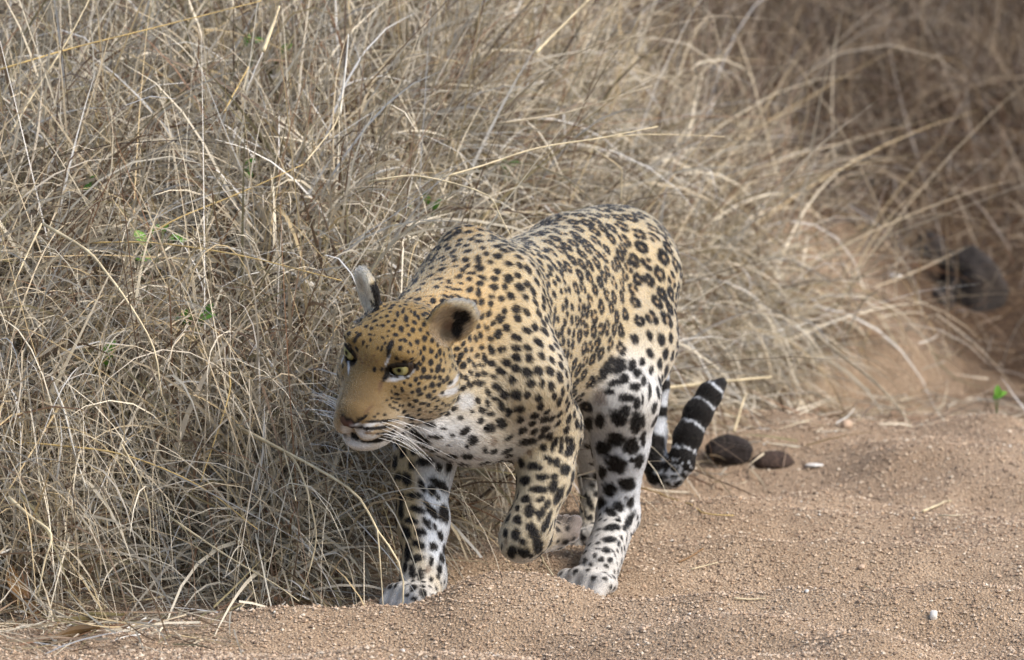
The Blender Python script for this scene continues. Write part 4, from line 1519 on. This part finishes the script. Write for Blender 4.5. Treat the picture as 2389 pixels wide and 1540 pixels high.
def rock_mat(name, c0, c1, scale=30, bump=.004, rough=.9):
    m = mat_new(name, c0, rough, .25)
    nt = m.node_tree
    b = nt.nodes["Principled BSDF"]
    tc = nt.nodes.new("ShaderNodeTexCoord")
    n = nt.nodes.new("ShaderNodeTexNoise")
    n.inputs["Scale"].default_value = scale
    n.inputs["Detail"].default_value = 6
    n.inputs["Roughness"].default_value = .65
    nt.links.new(tc.outputs["Object"], n.inputs["Vector"])
    r = nt.nodes.new("ShaderNodeValToRGB")
    r.color_ramp.elements[0].position = .32
    r.color_ramp.elements[0].color = (*c0, 1)
    r.color_ramp.elements[1].position = .68
    r.color_ramp.elements[1].color = (*c1, 1)
    nt.links.new(n.outputs["Fac"], r.inputs[0])
    nt.links.new(r.outputs[0], b.inputs["Base Color"])
    bp = nt.nodes.new("ShaderNodeBump")
    bp.inputs["Distance"].default_value = bump
    bp.inputs["Strength"].default_value = .8
    nt.links.new(n.outputs["Fac"], bp.inputs["Height"])
    nt.links.new(bp.outputs[0], b.inputs["Normal"])
    return m


DUNG = rock_mat("dung_dark", srgb(26, 22, 21), srgb(62, 54, 50), 120, .006)
DUNG2 = rock_mat("dung_brown", srgb(42, 33, 29), srgb(84, 68, 58), 120, .006)
STONE = rock_mat("stone_dark", srgb(28, 25, 23), srgb(66, 59, 54), 14, .01)
QUARTZ = rock_mat("pebble_pale", srgb(196, 190, 180), srgb(232, 228, 220), 60, .001, .6)
PEB = rock_mat("pebble_tan", srgb(150, 124, 102), srgb(206, 182, 158), 60, .001)
p = T(1703, 1092)
s_ = (DIST + p[1]) / DIST / PXM
tag(lump("dung_ball", p + np.array([0, .03, 30 * s_]), (57 * s_, 50 * s_, 40 * s_), 1, DUNG, .12, fine=.05), "rounded black dung ball on the sand behind the tail", "dung", "dung balls")
p = T(1808, 1098)
tag(lump("dung_ball", p + np.array([0, .03, 11 * s_]), (48 * s_, 40 * s_, 23 * s_), 5, DUNG2, .16, rot=.3), "flatter brown broken dung lump touching the black ball", "dung", "dung balls")

# dark hollow in the far bank with stones
for k, (dx, dy, rx, ry, lab) in enumerate([
    (2275, 668, 78, 92, "large dark rounded stone in the shaded hollow of the far bank"),
    (2175, 585, 60, 40, "low dark stone above the shaded hollow in the grass"),
    (2200, 708, 40, 28, "small dark stone at the foot of the large dark one"),
    (2010, 425, 60, 34, "half buried dark stone higher on the far bank")]):
    p = T(dx, dy + ry * .8)
    s_ = (DIST + p[1]) / DIST / PXM
    o = lump("dark_stone", p + np.array([0, .08, ry * s_ * .5]), (rx * s_, rx * s_ * .8, ry * s_), 20 + k, STONE, .34, rot=k, fine=.09)
    tag(o, lab, "stone", "dark stones in the far grass")
WHITES = [(2085, 642, 17, 8, "white pebble shining in the grass of the far bank", 'q'), (2178, 1440, 11, 13, "chalky white pebble standing in the near sand", 'q'),
          (1882, 1381, 6, 5, "tiny white pebble in the sandy hollow", 'q'), (1900, 1088, 22, 4, "flat pale stone chip on the sand beyond the dung", 'q'),
          (2010, 1330, 9, 7, "tan pebble bedded in the far rim of the hollow", 'p'), (1500, 1470, 9, 6, "tan pebble bedded in the near mound of sand", 'p'),
          (940, 1518, 5, 5, "bluish white pebble at the edge of the sand mound", 'q'), (1975, 985, 16, 12, "pale yellow clod at the foot of the far grass", 'p')]
for k, (dx, dy, rx, ry, lab, mt) in enumerate(WHITES):
    p = T(dx, dy + ry)
    s_ = (DIST + p[1]) / DIST / PXM
    tag(lump("pebble", p + np.array([0, 0, ry * s_ * .6]), (rx * s_, rx * s_ * .8, ry * s_), 40 + k, QUARTZ if mt == 'q' else PEB, .2, sub=3, rot=k), lab, "pebble", "loose pebbles")

# ------------------------------------------------------------------ green sprigs in the dead grass
GREEN = rock_mat("leaf_green", srgb(96, 146, 48), srgb(134, 182, 74), 40, .0005, .5)
GREEN2 = rock_mat("leaf_dark_green", srgb(62, 104, 36), srgb(98, 140, 56), 40, .0005, .5)
STEMG = mat_new("stem_green", srgb(96, 118, 52), .6, .3)


def leaf_mesh(ln, wd, fold, bend):
    V, F = [], []
    n = 7
    for i in range(n):
        t = i / (n - 1)
        w = wd * math.sin(math.pi * min(1, t * .92 + .08)) ** .8
        z = -bend * t * t * ln
        V += [(-w, t * ln, z + fold * w), (0, t * ln, z), (w, t * ln, z + fold * w)]
    for i in range(n - 1):
        a = 3 * i
        F += [(a, a + 1, a + 4, a + 3), (a + 1, a + 2, a + 5, a + 4)]
    # give the blade a real thickness
    m0 = len(V)
    V += [(x, y, z - .0006) for x, y, z in V]
    F += [tuple(m0 + i for i in f[::-1]) for f in F]
    return V, F


def sprig(leaves, foot, label, mat=GREEN, seed=0):
    """leaves: (x, y, size px, Y, angle) on the sheet; foot: (x, y, Y) of the stem base"""
    rng = random.Random(seed)
    Y0 = over_grass(leaves[0][0], leaves[0][1], .17 if foot[2] < 1.2 else .04)
    leaves = [(x, y, sz, Y0 + rng.uniform(-.015, .015), a) for x, y, sz, _, a in leaves]
    base = P(leaves[0][0] + 8, leaves[0][1] + 12, Y0 + .06)
    base[2] = terrain(base[0:1], base[1:2])[0]
    root = bpy.data.objects.new("green_sprig", None)
    COL.objects.link(root)
    root.location = base
    tag(root, label, "sprig", "green sprigs in the dead grass")
    for (x, y, sz, Y, ang) in leaves:
        c = P(x, y, Y)
        st = smooth_path([base * .0, (c - base) * .5 + np.array([0, 0, .01]), c - base], 8)
        tube("stem", st, [.0011] * len(st), STEMG, root, sides=5)
        L_ = RM(sz, Y) * 1.3
        V, F = leaf_mesh(L_, L_ * .34, .25, .35)
        o = mesh_obj("leaf", V, F, mat, root)
        o.location = c - base
        a = math.radians(ang)
        # leaf points along the sheet angle, tilted a little to the light and the viewer
        d = nrm(CX * math.cos(a) - CU * math.sin(a) - CV * .35)
        up = nrm(np.array([0, -.55, .8]) + np.array([rng.uniform(-.3, .3), 0, 0]))
        x_ = nrm(np.cross(d, up))
        z_ = np.cross(x_, d)
        from mathutils import Matrix
        o.rotation_euler = Matrix(((x_[0], d[0], z_[0]), (x_[1], d[1], z_[1]), (x_[2], d[2], z_[2]))).to_euler()


sprig([(338, 570, 34, .05, -120), (352, 548, 24, .06, -60), (395, 556, 30, .05, -10), (380, 545, 22, .06, -75), (410, 550, 18, .06, 30)], (352, 640, .16), "bright green broad leaved sprig, the largest in the dead grass", seed=1)
sprig([(318, 604, 26, .02, -10), (332, 600, 18, .02, -60)], (328, 660, .12), "pair of round green leaves just below the largest green sprig", seed=2)
sprig([(405, 752, 26, .02, -40), (440, 758, 30, -.01, -100), (465, 745, 30, .0, -30), (480, 735, 24, .02, -70), (430, 735, 22, .03, 170)], (440, 800, .10), "low dark green sprig half hidden under matted straw", GREEN2, seed=3)
sprig([(246, 850, 46, -.09, -80)], (248, 900, .0), "single upright green leaf low in the grass", seed=4)
sprig([(575, 110, 26, .66, -70), (588, 100, 22, .66, -30), (655, 125, 26, .70, -50)], (600, 180, .78), "small green sprig beneath the broad dead leaf blade", GREEN2, seed=5)
sprig([(572, 395, 26, .42, -60), (585, 415, 22, .42, -110)], (580, 470, .5), "small green sprig below the golden straw's node", GREEN2, seed=6)
sprig([(195, 440, 24, .22, -20), (210, 430, 20, .22, -70)], (200, 490, .34), "small dull green sprig beside the drooping arch of straw", GREEN2, seed=7)
sprig([(1008, 490, 24, .36, -60), (1000, 475, 20, .36, -110), (945, 490, 16, .36, -40)], (1004, 560, .5), "green sprig just behind the leopard's shoulder", GREEN2, seed=8)
sprig([(1185, 388, 24, .75, -30), (1175, 395, 20, .75, -80)], (1182, 460, .9), "green sprig behind the dip of the leopard's back", GREEN2, seed=9)
sprig([(2318, 930, 26, 1.6, -40), (2330, 925, 20, 1.6, -100)], (2322, 960, 1.75), "yellowish green seedling at the far edge of the sand", GREEN, seed=10)

# ------------------------------------------------------------------ curled dead leaves in the near corner
LEAFB = rock_mat("leaf_dead_brown", srgb(112, 80, 46), srgb(168, 132, 86), 26, .001, .7)
def dead_leaf(name, foot, size, wd, rot, curl, label, mat):
    n, m = 13, 7
    V, F = [], []
    for i in range(n):
        t = i / (n - 1)
        w = wd * math.sin(math.pi * (t * .9 + .06)) ** .7
        for j in range(m):
            u = -1 + 2 * j / (m - 1)
            V.append((u * w * math.cos(u * .9), t * size * math.cos(curl * t * .7), t * size * math.sin(curl * t * .7) + abs(u) ** 1.5 * w * .8 + .002 * math.sin(9 * t + 4 * u)))
    for i in range(n - 1):
        for j in range(m - 1):
            a = i * m + j
            F.append((a, a + 1, a + m + 1, a + m))
    k = len(V)
    V += [(x, y, z - .0012) for x, y, z in V]
    F += [tuple(k + i for i in f[::-1]) for f in F]
    o = mesh_obj(name, V, F, mat)
    p = T(*foot)
    o.location = p + np.array([0, 0, .004])
    o.rotation_euler = (0, 0, math.radians(rot))
    tag(o, label, "dead leaf", "dead leaves at the bank's foot")
dead_leaf("dead_leaf", (92, 1452), .095, .030, 55, 1.3, "curled brown dead leaf standing at the foot of the bank", LEAFB)
dead_leaf("dead_leaf", (125, 1462), .115, .012, -80, .12, "long flat dull olive leaf lying beside the curled brown leaf", straw_mat("leaf_olive", srgb(150, 136, 92)))
dead_leaf("dead_leaf", (100, 1510), .10, .016, -60, .25, "dark brown withered leaf lying in the sandy corner", straw_mat("leaf_dark", srgb(96, 74, 46)))
